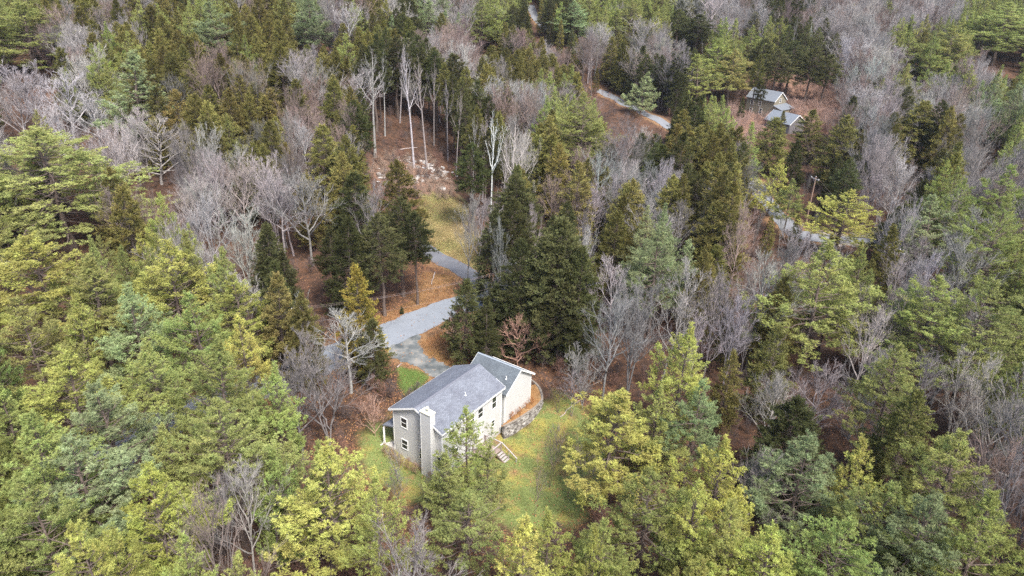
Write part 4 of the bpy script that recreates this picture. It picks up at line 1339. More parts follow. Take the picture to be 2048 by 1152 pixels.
# which kind of tree tops fill each 64 px square of the photo, row by row:
# 0 open ground, 1 green pine, 2 yellow green pine, 3 blue green pine, 4 olive hemlock, 5 dark hemlock, 6 grey bare, 7 whitish bare, 8 pinkish bare
GRID = [
    [1, 4, 4, 6, 4, 4, 1, 4, 4, 3, 6, 4, 5, 3, 6, 1, 5, 5, 1, 1, 1, 5, 6, 6, 5, 6, 6, 6, 6, 6, 1, 1],
    [1, 6, 6, 4, 4, 4, 1, 4, 4, 4, 4, 4, 4, 8, 8, 4, 4, 6, 6, 4, 6, 5, 1, 1, 5, 6, 6, 6, 1, 1, 1, 1],
    [7, 7, 7, 1, 4, 4, 8, 4, 8, 6, 4, 6, 6, 6, 6, 4, 4, 4, 4, 6, 6, 5, 1, 1, 5, 5, 6, 6, 1, 1, 6, 1],
    [7, 7, 7, 1, 7, 4, 4, 4, 4, 8, 4, 5, 5, 5, 4, 4, 6, 1, 1, 0, 3, 5, 1, 8, 0, 8, 6, 6, 6, 6, 6, 3],
    [1, 1, 7, 7, 7, 7, 4, 4, 4, 6, 4, 0, 0, 5, 5, 7, 7, 4, 1, 6, 5, 4, 4, 1, 5, 4, 5, 6, 4, 4, 6, 1],
    [1, 1, 1, 6, 5, 6, 6, 8, 6, 4, 4, 4, 4, 0, 6, 5, 4, 8, 4, 6, 6, 5, 4, 4, 1, 5, 5, 6, 7, 4, 6, 6],
    [1, 1, 1, 4, 8, 6, 7, 7, 6, 6, 4, 5, 5, 0, 6, 6, 5, 5, 7, 4, 6, 4, 4, 4, 1, 1, 2, 5, 5, 1, 1, 6],
    [2, 1, 1, 4, 2, 1, 7, 7, 5, 6, 5, 5, 5, 0, 6, 6, 5, 5, 5, 4, 3, 3, 4, 8, 6, 4, 2, 4, 6, 1, 6, 1],
    [1, 1, 1, 1, 1, 1, 1, 7, 5, 6, 5, 5, 5, 0, 6, 6, 5, 5, 5, 6, 3, 3, 4, 8, 6, 1, 1, 4, 6, 3, 6, 1],
    [1, 1, 2, 1, 3, 1, 1, 2, 4, 6, 4, 4, 0, 0, 5, 5, 5, 5, 6, 6, 6, 6, 6, 6, 4, 1, 1, 6, 3, 1, 6, 1],
    [1, 2, 2, 1, 3, 1, 2, 1, 4, 4, 0, 4, 0, 0, 5, 0, 5, 5, 6, 6, 6, 1, 6, 4, 4, 1, 1, 6, 1, 1, 1, 1],
    [1, 1, 2, 1, 1, 3, 1, 1, 1, 6, 6, 5, 0, 0, 0, 0, 0, 0, 6, 6, 1, 1, 6, 4, 4, 6, 4, 6, 1, 1, 6, 1],
    [1, 1, 1, 3, 1, 1, 1, 1, 1, 6, 6, 8, 0, 0, 0, 0, 0, 0, 2, 2, 1, 1, 4, 6, 6, 4, 6, 4, 4, 6, 6, 6],
    [1, 1, 1, 1, 1, 1, 1, 1, 1, 6, 6, 0, 0, 0, 0, 0, 0, 0, 2, 2, 2, 3, 1, 6, 5, 5, 4, 4, 4, 4, 6, 6],
    [1, 1, 1, 1, 1, 1, 1, 1, 1, 1, 1, 0, 0, 0, 1, 1, 0, 0, 1, 2, 1, 1, 2, 6, 3, 3, 3, 2, 1, 1, 8, 8],
    [1, 1, 1, 2, 2, 1, 1, 1, 2, 2, 1, 1, 0, 1, 1, 1, 0, 0, 1, 2, 1, 1, 2, 1, 3, 3, 1, 1, 1, 1, 8, 6],
    [1, 1, 1, 2, 2, 1, 1, 1, 2, 2, 1, 1, 6, 1, 1, 1, 2, 1, 1, 1, 1, 2, 2, 1, 3, 1, 1, 3, 3, 1, 1, 1],
    [1, 1, 1, 2, 2, 1, 8, 1, 2, 2, 1, 1, 6, 1, 1, 6, 2, 2, 2, 1, 1, 2, 2, 2, 5, 1, 1, 3, 3, 1, 1, 1]
]
CODES = ['.', 'P', 'Y', 'B', 'H', 'D', 'G', 'W', 'R']

CLEAR = [
    [(742, 660), (745, 600), (765, 575), (850, 545), (905, 560), (890, 615), (893, 660), (955, 695), (1070, 735), (1095, 775), (1140, 800), (1165, 850), (1150, 900), (1085, 955), (1010, 950),
     (870, 950), (800, 925), (740, 930), (722, 880), (770, 810), (785, 740), (760, 700)],
    [(765, 285), (870, 290), (915, 335), (905, 400), (945, 540), (870, 505), (848, 480), (850, 400), (740, 368), (745, 310)],
    [(1203, 182), (1235, 192), (1330, 232), (1325, 258), (1270, 245), (1205, 215)],
    [(1488, 162), (1575, 165), (1604, 240), (1590, 262), (1530, 240), (1490, 215)],
    [(1560, 158), (1668, 165), (1672, 228), (1600, 240)],
    [(1505, 366), (1524, 374), (1552, 410), (1515, 408)],
    [(1558, 432), (1592, 446), (1584, 468), (1566, 462)],
    [(1616, 352), (1650, 352), (1638, 374), (1624, 374)],
    [(1665, 464), (1740, 464), (1745, 486), (1670, 486)],
    [(1060, 22), (1080, 20), (1080, 46), (1066, 46)],
    [(276, 848), (303, 852), (280, 882), (262, 880)],
    [(640, 680), (700, 685), (700, 720), (655, 720)],
    [(1040, 900), (1185, 880), (1175, 960), (1100, 1015), (1040, 1010)],
]

trees = []     # dict(kind, code, var, x, y, z, sx, sz, rot, R, H, label, ex)


def add_tree(kind, code, var, x, y, wid, h, label=None, ex=False, r=rng):
    tab = dict(white_pine=(PR, PH, PB), hemlock=(HR, HH, HB), bare_tree=(BR, BH, BB))[kind]
    trees.append(dict(kind=kind, code=code, var=var, x=float(x), y=float(y), z=float(gz(x, y)), sx=wid / (2 * tab[0][var]), sz=h / tab[1][var], R=wid / 2, H=h,
                      base=tab[2][var], rot=r.uniform(0, 6.28), label=label, ex=ex))


KIND = dict(P='white_pine', Y='white_pine', B='white_pine', H='hemlock', D='hemlock', h='hemlock', G='bare_tree', W='bare_tree', R='bare_tree', K='bare_tree', r='bare_tree', S='bare_tree')
TONE['h'] = (.27, .23, .055); TW['h'] = ['yellow olive']; TONE['r'] = (.38, .26, .2); TW['r'] = ['reddish']; TONE['S'] = (.2, .17, .14); TW['S'] = ['thin grey brown']
# trees surveyed by the foot of the trunk: the stands of tall trunks that close in the clearings
EXB = [(px, py, c, v, h) for px, py, c, v, h in (
    (735, 252, 'D', 3, 20), (762, 236, 'D', 4, 21), (792, 228, 'H', 3, 20), (820, 232, 'D', 4, 22), (848, 244, 'D', 3, 20), (874, 262, 'D', 4, 21), (893, 284, 'H', 4, 20),
    (908, 305, 'D', 3, 20), (922, 328, 'D', 4, 20), (938, 352, 'D', 3, 19), (950, 384, 'H', 4, 19), (905, 268, 'D', 4, 21), (930, 290, 'H', 3, 20), (955, 322, 'D', 4, 20), (970, 352, 'D', 4, 19),
    (858, 222, 'D', 4, 20), (745, 216, 'H', 3, 20), (778, 205, 'D', 3, 20), (770, 272, 'G', 8, 20), (868, 292, 'G', 8, 20), (896, 322, 'G', 8, 19), (912, 350, 'G', 8, 19), (945, 398, 'G', 8, 18), (965, 404, 'W', 8, 19),
    (880, 246, 'G', 8, 21), (800, 246, 'G', 8, 20), (985, 408, 'D', 4, 17), (1010, 415, 'D', 4, 17),
    (1082, 72, 'H', 0, 15), (1098, 96, 'D', 0, 15), (1118, 112, 'H', 1, 14), (1138, 132, 'D', 1, 14), (1160, 152, 'H', 0, 12), (1180, 172, 'G', 0, 11), (1190, 188, 'H', 2, 9), (1108, 84, 'H', 2, 15), (1150, 140, 'H', 2, 13),
    (1500, 512, 'G', 3, 9), (1528, 520, 'H', 0, 9), (1556, 516, 'G', 1, 9), (1584, 508, 'H', 1, 8), (1612, 500, 'G', 3, 8), (1660, 512, 'H', 0, 8), (1780, 512, 'H', 1, 9), (1606, 425, 'G', 1, 9), (1750, 505, 'G', 3, 8),
    (1000, 640, 'G', 1, 17), (1160, 640, 'G', 0, 17), (1060, 600, 'G', 1, 17), (1440, 740, 'H', 1, 11), (1420, 700, 'G', 3, 12), (1480, 770, 'G', 0, 11), (1400, 660, 'H', 0, 13), (1520, 800, 'G', 1, 11), (1470, 690, 'G', 0, 12),
    (1514, 238, 'D', 4, 13), (1479, 244, 'D', 0, 8), (1553, 300, 'H', 1, 11), (1500, 232, 'G', 8, 16),
    (1560, 156, 'D', 4, 19), (1578, 150, 'G', 8, 20), (1592, 158, 'D', 3, 19), (1608, 152, 'W', 8, 19), (1622, 160, 'D', 4, 19), (1640, 158, 'G', 8, 19), (1655, 164, 'D', 3, 18), (1668, 170, 'G', 8, 17), (1602, 140, 'D', 4, 20), (1632, 142, 'D', 4, 20), (1572, 138, 'D', 3, 20),
    (1095, 712, 'D', 4, 17), (1106, 700, 'D', 3, 16), (1075, 690, 'D', 3, 15))]
exs = []
for (px, py, c, v, h) in EXB:
    p = hit(px, py)
    kd = KIND[c]
    add_tree(kd, c, v, p[0], p[1], h * (.30 if kd == 'hemlock' else .2), h, None, True)
    tx_, ty_ = proj(p[0], p[1], float(T(p[0], p[1])) + h)
    exs.append((float(tx_), float(ty_) + 30, 20, 36, p[1], p[0]))
for (px, py, code, wpx, h, var, label) in EX:
    p = hit(px, py, h)
    dist = np.linalg.norm(p - [0, 0, CZ])
    wid = wpx / FPX * dist * 1.04
    add_tree(KIND[code], code, var, p[0], p[1], wid, h, label, True)
    vis = wpx * (.95 if KIND[code] != 'hemlock' else 1.3)
    exs.append((px, py + vis * .42, wpx * .40, vis * .5, p[1], p[0]))

# ------------------------------------------------------------------ forest infill
r = np.random.default_rng(77)
sp = 4.3
cand = []
yy = 22.0
row = 0
while yy < 420:
    hw_ = yy * .95 + 16
    xs = np.arange(-hw_, hw_, sp) + (row % 2) * sp / 2
    xs = xs + r.normal(size=len(xs)) * sp * .24
    cand += [(x, yy + r.normal() * sp * .2) for x in xs]
    yy += sp * .87; row += 1
cand = np.array(cand)
open_d = np.full(len(cand), 1e9)
for L, hw_ in LINES: open_d = np.minimum(open_d, line_dist(cand[:, 0], cand[:, 1], L) - hw_)
open_d = np.minimum(open_d, -polydist(cand[:, 0], cand[:, 1], DRIVE))
for zl in (Z_LAWN, Z_FRONT, Z_DRY, Z_VERGE):
    for p in zl: open_d = np.minimum(open_d, -polydist(cand[:, 0], cand[:, 1], p))
for p in Z_TAN: open_d = np.minimum(open_d, -polydist(cand[:, 0], cand[:, 1], p) + 2)
hu_, hv_ = to_house(cand[:, 0], cand[:, 1])
inh = (hu_ > -3) & (hu_ < 24) & (hv_ > -6) & (hv_ < 12)
for (x, y), od, ih in zip(cand, open_d, inh):
    if od < 1.4 or ih: continue
    if any((x - e[5]) ** 2 + (y - e[4]) ** 2 < 3.2 ** 2 for e in exs): continue
    g = float(T(x, y))
    px, py = proj(x, y, g + 13)
    ci, cj = int(px // 64), int(py // 64)
    # soft cell borders
    ci += int(r.choice([-1, 0, 0, 0, 0, 1])) if r.random() < .35 else 0
    code = CODES[GRID[min(max(cj, 0), 17)][min(max(ci, 0), 31)]]
    if code == '.':
        code = r.choice(['G', 'D', 'G'])
    if r.random() < .10 and py < 600: code = r.choice(['G', 'H', 'R', 'P', 'D', 'G'])
    kind = KIND[code]
    if kind == 'white_pine':
        h = r.uniform(13.5, 19) if y < 110 else r.uniform(15, 21)
        wid = h * r.uniform(.34, .44); var = int(r.choice([0, 1, 2, 0, 1, 2, 4, 3, 6, 7, 6, 7]))
        mins = 4.9 if py > 620 else 5.2
    elif kind == 'hemlock':
        h = r.uniform(12, 19); wid = h * r.uniform(.38, .52); var = int(r.choice([0, 1, 2, 3, 4] if code == 'D' else [0, 1, 2, 0, 1]))
        mins = 4.7
    else:
        h = r.uniform(12, 18.5); wid = h * r.uniform(.42, .6); var = int(r.choice([0, 1, 2, 3, 0, 1, 5, 9, 4])) if y > 95 else int(r.choice([0, 1, 3, 7]))
        mins = 4.3
        if y > 165: h *= 1.12; wid *= 1.25; mins = 5.3; code = r.choice(['G', 'G', 'G', 'W', 'R']) if code == 'G' else code
    if r.random() > (4.3 / mins) ** 2: continue
    # keep sight lines to open ground, houses and the surveyed trees
    bad = False
    hs = np.linspace(0, .97, 13) * h
    for f_, k_ in ((0, hs), (-.8 * wid / 2, hs[3:10]), (.8 * wid / 2, hs[3:10]), (-.4 * wid / 2, hs[3:]), (.4 * wid / 2, hs[3:])):
        qx, qy = proj(x + f_ + 0 * k_, y + 0 * k_, g + k_)
        for c_ in CLEAR:
            if inpoly(qx, qy, c_).any(): bad = True; break
        if bad: break
    if bad: continue
    tx, ty = proj(x, y, g + h * .96)
    for e in exs:
        if y < e[4] and ((tx - e[0]) / e[2]) ** 2 + ((ty - e[1]) / e[3]) ** 2 < 1: bad = True; break
    if bad: continue
    bx, by = proj(x, y, g)
    if max(tx, bx) + 330 < 0 or min(tx, bx) - 330 > 2048 or ty > 1300 or by < -110: continue
    add_tree(kind, code, var, x, y, wid, h, None, False, r)

# ------------------------------------------------------------------ how much of each tree shows (coarse painter's buffer, only for counting)
GW, GH = 256, 144
buf = np.zeros((GH, GW), bool)
trees.sort(key=lambda t: math.hypot(t['x'], t['y']))
cx_, cy_ = np.meshgrid((np.arange(GW) + .5) * 8, (np.arange(GH) + .5) * 8)
for t in trees:
    x, y, z, h = t['x'], t['y'], t['z'], t['H']
    tx, ty = proj(x, y, z + h); mx, my = proj(x, y, z + h * max(t['base'], .15))
    wpx = t['R'] * FPX / math.hypot(y, CZ - z - h * .6)
    x0, x1 = int(max((min(tx, mx) - wpx) // 8, 0)), int(min((max(tx, mx) + wpx) // 8 + 1, GW))
    y0, y1 = int(max(ty // 8, 0)), int(min((my + wpx * .3) // 8 + 1, GH))
    t['px'], t['py'] = float(tx), float(ty)
    if x1 <= x0 or y1 <= y0: t['vis'] = 0; continue
    f = np.clip((cy_[y0:y1, x0:x1] - ty) / max(my - ty, 1), 0, 1.15)
    ax_ = tx + (mx - tx) * f
    m_ = (np.abs(cx_[y0:y1, x0:x1] - ax_) < wpx * np.minimum(1, .15 + f * 1.4)) & (f > 0)
    sub = buf[y0:y1, x0:x1]
    t['vis'] = int((m_ & ~sub).sum()) + (1000 if t['ex'] else 0)
    if t['kind'] != 'bare_tree': sub |= m_
    else: sub |= m_ & (r.random(m_.shape) < .6)

LAND = [('pale grey roofed house', (900, 830)), ('near road', (830, 650)), ('curved retaining wall', (1050, 830)), ('rock strewn clearing', (840, 330)), ('dry grass strip', (900, 460)),
        ('tall white birch', (1030, 300)), ('far road bend', (1250, 215)), ('tan far house', (1520, 190)), ('crossarm utility pole', (1630, 380)), ('sandy roadside patch', (1700, 475)),
        ('wide round whitish bare tree', (300, 300)), ('tall pale pine spire', (250, 170)), ('huge layered pine', (90, 360)), ('brightest yellow pine', (150, 650)),
        ('biggest dark hemlock', (1110, 560)), ('broad full pine grove', (1660, 600)), ('rounded dark hemlock', (1605, 850)), ('leaning grey bare tree', (475, 1030)),
        ('big yellowish gable pine', (640, 1000)), ('loose lawn edge pine', (1225, 880)), ('bright layered roadside pine', (1172, 250)), ('lone layered pine', (1506, 70)),
        ('fan shaped pale crown', (1560, 20)), ('compact whitish crown', (1818, 380)), ('golden olive hemlock', (1785, 520)), ('yellowish cone shaped pine', (300, 1040)),
        ('brushy tan clearing', (1640, 210)), ('gap showing the distant road', (1070, 35)), ('blue roofed house', (2040, 240)), ('multi stemmed whitish tree', (480, 520)), ('hidden roadside glimpse', (285, 865))]
ORD = ['first', 'second', 'third', 'fourth', 'fifth', 'sixth', 'seventh', 'eighth', 'ninth', 'tenth', 'eleventh', 'twelfth', 'thirteenth', 'fourteenth', 'fifteenth', 'sixteenth', 'seventeenth', 'eighteenth', 'nineteenth', 'twentieth']
ORD += ['twenty ' + q for q in ORD[:9]] + ['thirtieth'] + ['thirty ' + q for q in ORD[:9]] + ['fortieth'] + ['forty ' + q for q in ORD[:9]]
NOUN = dict(white_pine='white pine', hemlock='hemlock', bare_tree='bare hardwood')
GROUP = dict(white_pine='white pines of the forest', hemlock='hemlocks of the forest', bare_tree='bare hardwoods of the forest')
CAT = dict(white_pine='pine tree', hemlock='hemlock tree', bare_tree='bare tree')
MESHES = dict(white_pine=PINES, hemlock=HEMS, bare_tree=BARES)

buckets = {}
counts = {}
rest = {}
cnt = {}
for t in sorted(trees, key=lambda t: -t['vis']):
    k = t['kind']
    if cnt.get(k, 0) < 298 and t['vis'] > 2:
        cnt[k] = cnt.get(k, 0) + 1
        t['solo'] = True
    else:
        t['solo'] = False
        rest.setdefault(k, []).append(t)
for t in trees:
    if not t['solo'] or t['label']: continue
    ds = [(math.hypot(t['px'] - p[0], (t['py'] + 20 - p[1]) * 1.2), n, p) for n, p in LAND]
    d0, n0, p0 = min(ds)
    rel = 'beyond' if t['py'] < p0[1] - 45 else ('before' if t['py'] > p0[1] + 30 else 'beside')
    sz = 'tall' if t['H'] > 17.5 else ('small' if t['H'] < 12.5 else '')
    tone = TW[t['code']][0]
    buckets.setdefault((sz, tone, t['kind'], rel, n0), []).append((d0, t))
for (sz, tone, k, rel, n0), L in buckets.items():
    L.sort(key=lambda q: q[0])
    for i, (d0, t) in enumerate(L):
        a = (sz + ' ' if sz else '') + tone + ' ' + NOUN[k]
        if len(L) == 1: t['label'] = f'the one {a} {rel} the {n0}'
        else: t['label'] = f'{a} {rel} the {n0}, {ORD[min(i, len(ORD) - 1)]} out'

r = np.random.default_rng(5)


def toned(code, amt=.22):
    c = np.array(TONE[code]) * r.uniform(1 - amt, 1 + amt)
    if code in 'HD': c = c * r.uniform(.7, 1.35)
    if code in 'GR': c = c * r.uniform(.65, 1.3)
    c = c * (1 + r.normal(size=3) * .035)
    return (*np.clip(c, .01, .9), 1.0)


for t in trees:
    if not t['solo']: continue
    tm, cm = MESHES[t['kind']][t['var']]
    nm = t['kind'] if t['code'] != 'K' else 'white_birch'
    e = empty(nm, (t['x'], t['y'], t['z']), t['rot'])
    e.scale = (t['sx'], t['sx'], t['sz'])
    lean_ = .045 if t['kind'] == 'bare_tree' else .022
    if t['code'] != 'K': e.rotation_euler = (r.normal() * lean_, r.normal() * lean_, t['rot'])
    tag(e, t['label'], CAT[t['kind']] if t['code'] != 'K' else 'birch tree', GROUP[t['kind']])
    col = toned(t['code'])
    for n_, me_ in (('trunk', tm), ('crown', cm)):
        o = bpy.data.objects.new(n_, me_); COL.objects.link(o); o.parent = e; o.color = col
print('TREES', len(trees), cnt, {k: len(v) for k, v in rest.items()})


# ------------------------------------------------------------------ the rest of the wood: one object per kind
def scatter(name, meshes, pts, rot, scl, idx, color, label, cat):
    """one object; meshes: list of mesh objects' data used as instance sources"""
    me = bpy.data.meshes.new(name)
    me.from_pydata([tuple(p) for p in pts], [], [])
    at = me.attributes.new('rot', 'FLOAT_VECTOR', 'POINT'); at.data.foreach_set('vector', np.array(rot, np.float32).ravel())
    at = me.attributes.new('scl', 'FLOAT_VECTOR', 'POINT'); at.data.foreach_set('vector', np.array(scl, np.float32).ravel())
    at = me.attributes.new('idx', 'INT', 'POINT'); at.data.foreach_set('value', np.array(idx, np.int32))
    o = link(bpy.data.objects.new(name, me)); o.color = color
    g = bpy.data.node_groups.new(name, 'GeometryNodeTree')
    g.interface.new_socket('Geometry', in_out='INPUT', socket_type='NodeSocketGeometry')
    g.interface.new_socket('Geometry', in_out='OUTPUT', socket_type='NodeSocketGeometry')
    gi = g.nodes.new('NodeGroupInput'); go = g.nodes.new('NodeGroupOutput')
    jn = g.nodes.new('GeometryNodeJoinGeometry')
    srcs = []
    for ob in meshes:
        n = g.nodes.new('GeometryNodeObjectInfo'); n.inputs['Object'].default_value = ob; n.inputs['As Instance'].default_value = True; n.transform_space = 'ORIGINAL'
        srcs.append(n)
    for n in reversed(srcs): g.links.new(n.outputs['Geometry'], jn.inputs[0])
    ip = g.nodes.new('GeometryNodeInstanceOnPoints')
    ip.inputs['Pick Instance'].default_value = True
    g.links.new(gi.outputs[0], ip.inputs['Points']); g.links.new(jn.outputs[0], ip.inputs['Instance'])
    for nm, ty, sk in (('rot', 'FLOAT_VECTOR', 'Rotation'), ('scl', 'FLOAT_VECTOR', 'Scale'), ('idx', 'INT', 'Instance Index')):
        a = g.nodes.new('GeometryNodeInputNamedAttribute'); a.data_type = ty; a.inputs['Name'].default_value = nm
        g.links.new(a.outputs['Attribute'], ip.inputs[sk])
    g.links.new(ip.outputs[0], go.inputs[0])
    md = o.modifiers.new('scatter', 'NODES'); md.node_group = g
    tag(o, label, cat, kind='stuff')
    return o


crown_src = {}
for o in bpy.data.objects:
    if o.type == 'MESH' and o.data.name not in crown_src: crown_src[o.data.name] = o
FL = dict(white_pine=('pine_forest', 'remaining green white pines massed through the far wood'),
          hemlock=('hemlock_forest', 'remaining olive and dark hemlocks massed through the far wood'),
          bare_tree=('bare_forest', 'remaining leafless grey hardwoods massed through the far wood'))
for k, L in rest.items():
    by = {}
    for t in L: by.setdefault(t['code'] if t['code'] in 'PYBHDGWR' else 'G', []).append(t)
    for code, LL in by.items():
        srcs = []; P_ = []; Ro = []; S_ = []; I_ = []
        names = sorted({t['var'] for t in LL})
        for v in names:
            tm, cm = MESHES[k][v]
            for me_ in (tm, cm):
                if me_.name in crown_src: srcs.append((v, crown_src[me_.name]))
        for t in LL:
            for i, (v, ob) in enumerate(srcs):
                if v == t['var']:
                    P_.append((t['x'], t['y'], t['z'])); Ro.append((0, 0, t['rot'])); S_.append((t['sx'], t['sx'], t['sz'])); I_.append(i)
        if P_:
            scatter(FL[k][0], [s[1] for s in srcs], P_, Ro, S_, I_, (*TONE[code], 1), FL[k][1] + ', ' + TW[code][0] + ' ones', 'forest')

# ------------------------------------------------------------------ undergrowth, shrubs, fallen leaves, grass, logs
r = np.random.default_rng(9)
sap = [o for o in bpy.data.objects if o.type == 'MESH' and o.data.name in (BARES[6][1].name, BARES[7][1].name)]
sm = {}
for o in sap: sm.setdefault(o.data.name, o)
sm = list(sm.values())
U = []
for i in range(9000):
    y = 40 + 260 * r.random() ** 1.3; x = r.uniform(-.78, .78) * y
    U.append((x, y))
U = np.array(U)
od = np.full(len(U), 1e9)
for L, hw_ in LINES: od = np.minimum(od, line_dist(U[:, 0], U[:, 1], L) - hw_)
od = np.minimum(od, -polydist(U[:, 0], U[:, 1], DRIVE))
for zl in (Z_LAWN, Z_FRONT, Z_VERGE, Z_DRY):
    for p in zl: od = np.minimum(od, -polydist(U[:, 0], U[:, 1], p))
u_, v_ = to_house(U[:, 0], U[:, 1])
ok = (od > 1.2) & ~((u_ > -3) & (u_ < 25) & (v_ > -5) & (v_ < 12))
U = U[ok][:5600]
zz_ = gz(U[:, 0], U[:, 1])
s_ = r.uniform(.18, .48, len(U))
for nm_, sel, colr in (('undergrowth', slice(0, None, 2), (.2, .12, .095, 1)), ('undergrowth', slice(1, None, 2), (.13, .105, .1, 1))):
    P_ = np.c_[U, zz_][sel]; n_ = len(P_)
    scatter(nm_, sm, P_, np.c_[r.normal(size=(n_, 2)) * .15, r.uniform(0, 6.28, n_)], np.c_[s_[sel], s_[sel], s_[sel]], r.integers(0, len(sm), n_), colr,
            'leafless brown brush and saplings covering the forest floor' if sel.start == 0 else 'leafless dark brush and saplings covering the forest floor', 'undergrowth')


for q_, (zl, n_, cc_, sc_, lb_) in enumerate(((Z_TAN[:1], 420, (.3, .23, .18, 1), (.12, .3), 'low brown brush over the rock strewn clearing'), (Z_TAN[1:], 1500, (.34, .24, .2, 1), (.25, .5), 'pinkish tan brush filling the far clearing'))):
    for p in zl:
        P = np.array(p); Qb = r.uniform(P.min(0), P.max(0), (n_, 2)); Qb = Qb[(polydist(Qb[:, 0], Qb[:, 1], p) > -2) & (line_dist(Qb[:, 0], Qb[:, 1], LINES[2][0]) > 4)]
        hp = [hit(1528, 226), hit(1566, 262)]
        Qb = Qb[np.min([np.hypot(Qb[:, 0] - h_[0], Qb[:, 1] - h_[1]) for h_ in hp], axis=0) > 8.5]
        n2 = len(Qb); sc2 = r.uniform(*sc_, n2)
        scatter('undergrowth', sm, np.c_[Qb, gz(Qb[:, 0], Qb[:, 1])], np.c_[r.normal(size=(n2, 2)) * .2, r.uniform(0, 6.28, n2)], np.c_[sc2 * 1.2, sc2 * 1.2, sc2], r.integers(0, len(sm), n2), cc_, lb_, 'brush')


def zone_points(polys, n, rr, inside=True):
    out = []
    for p in polys:
        P = np.array(p); lo, hi = P.min(0), P.max(0)
        q = rr.uniform(lo, hi, (n, 2))
        out.append(q[polydist(q[:, 0], q[:, 1], p) > -.3])
    return np.concatenate(out)


def off_hard(Q, m=.1):
    d = np.full(len(Q), 1e9)
    for L, hw_ in LINES: d = np.minimum(d, line_dist(Q[:, 0], Q[:, 1], L) - hw_)
    d = np.minimum(d, -polydist(Q[:, 0], Q[:, 1], DRIVE))
    u, v = to_house(Q[:, 0], Q[:, 1])
    return (d > m) & ~((u > .2) & (u < 11.9) & (v > .2) & (v < 8)) & ~((u > 11.3) & (u < 22.4) & (v > -1.3) & (v < 6.3))


def blades(name, Q, ln, wd, n, mat, col, label, cat, sp=.7):
    acc = Acc()
    P = np.c_[Q, gz(Q[:, 0], Q[:, 1])]
    V, F, tn, hu = bursts(P, np.tile([0, 0, 1.], (len(P), 1)), n, ln, wd, r, sp, .5, .5)
    tn = np.clip(tn + np.repeat(.25 * np.sin(P[:, 0] * 1.1) * np.cos(P[:, 1] * .9), n * 3), 0, 1)
    hu = np.clip(np.repeat(.5 + .4 * np.sin(P[:, 0] * .5 + 1) * np.cos(P[:, 1] * .43), n * 3), 0, 1)
    acc.add(V, F, tone=tn, hue=hu)
    o = link(bpy.data.objects.new(name, acc.mesh(name, [mat]))); o.color = col
    tag(o, label, cat, kind='stuff')


Q = zone_points(Z_LAWN, 26000, r); Q = Q[off_hard(Q)]
blades('lawn_grass', Q, .12, .03, 4, M_GRASS, (.18, .21, .07, 1), 'green and yellowing grass of the back lawn', 'grass')
Q = zone_points(Z_FRONT, 5000, r); Q = Q[off_hard(Q)]
blades('front_grass', Q, .11, .03, 4, M_GRASS, (.15, .22, .06, 1), 'bright green grass patch beside the driveway', 'grass')
Q = zone_points(Z_DRY, 30000, r); Q = Q[off_hard(Q)]
blades('dry_grass', Q, .3, .05, 5, M_GRASS, (.36, .3, .15, 1), 'straw coloured dry grass and weeds in the clearing', 'grass')
Q = zone_points(Z_VERGE, 9000, r); Q = Q[off_hard(Q)]
blades('verge_grass', Q, .18, .04, 4, M_GRASS, (.36, .21, .085, 1), 'tan dry grass along the road verges', 'grass')

# fallen leaves
Q = np.c_[r.uniform(-45, 45, 160000), r.uniform(50, 150, 160000)]
u_, v_ = to_house(Q[:, 0], Q[:, 1])
keep = off_hard(Q, -.15)
u2, v2 = to_house(Q[:, 0], Q[:, 1])
keep |= (r.random(len(Q)) < .035) & off_hard(Q, -9) & ~((u2 > -.2) & (u2 < 18.5) & (v2 > -.6) & (v2 < 8.6))
inl = np.zeros(len(Q), bool)
for p in Z_LAWN + Z_FRONT: inl |= inpoly(Q[:, 0], Q[:, 1], p)
keep &= ~(inl & (r.random(len(Q)) > .17))
dopen = np.full(len(Q), -99.)
for zl in (Z_LAWN, Z_FRONT, Z_VERGE, Z_TAN):
    for p in zl: dopen = np.maximum(dopen, polydist(Q[:, 0], Q[:, 1], p))
for L, hw_ in LINES[:2]: dopen = np.maximum(dopen, hw_ - line_dist(Q[:, 0], Q[:, 1], L))
keep &= r.random(len(Q)) < np.clip(1.15 + dopen / 9, .12, 1)
Q = Q[keep][:90000]
P = np.c_[Q, gz(Q[:, 0], Q[:, 1]) + .015]
onr = np.full(len(Q), -9.)
for L, hw_ in LINES[:2]: onr = np.maximum(onr, hw_ - line_dist(Q[:, 0], Q[:, 1], L))
P[:, 2] += np.where(onr > 0, .1, 0) + np.where(polydist(Q[:, 0], Q[:, 1], DRIVE) > 0, .04, 0)
acc = Acc()
a = r.uniform(0, 6.28, len(P)); s = r.uniform(.05, .12, len(P)); tl = r.normal(size=(len(P), 2)) * .35
ux = np.stack([np.cos(a), np.sin(a), tl[:, 0]], 1) * s[:, None]; uy = np.stack([-np.sin(a), np.cos(a), tl[:, 1]], 1) * s[:, None] * .7
V = np.stack([P - ux, P - uy * .9, P + ux, P + uy], 1).reshape(-1, 3) + np.array([0, 0, .02])
acc.add(V, np.arange(len(P) * 4).reshape(-1, 4), tone=np.repeat(r.random(len(P)), 4), hue=np.repeat(r.random(len(P)), 4))
o = link(bpy.data.objects.new('fallen_leaves', acc.mesh('fallen_leaves', [M_LITTER]))); o.color = (.28, .14, .07, 1)
tag(o, 'rust brown fallen leaves covering the ground round the house and road', 'leaves', kind='stuff')

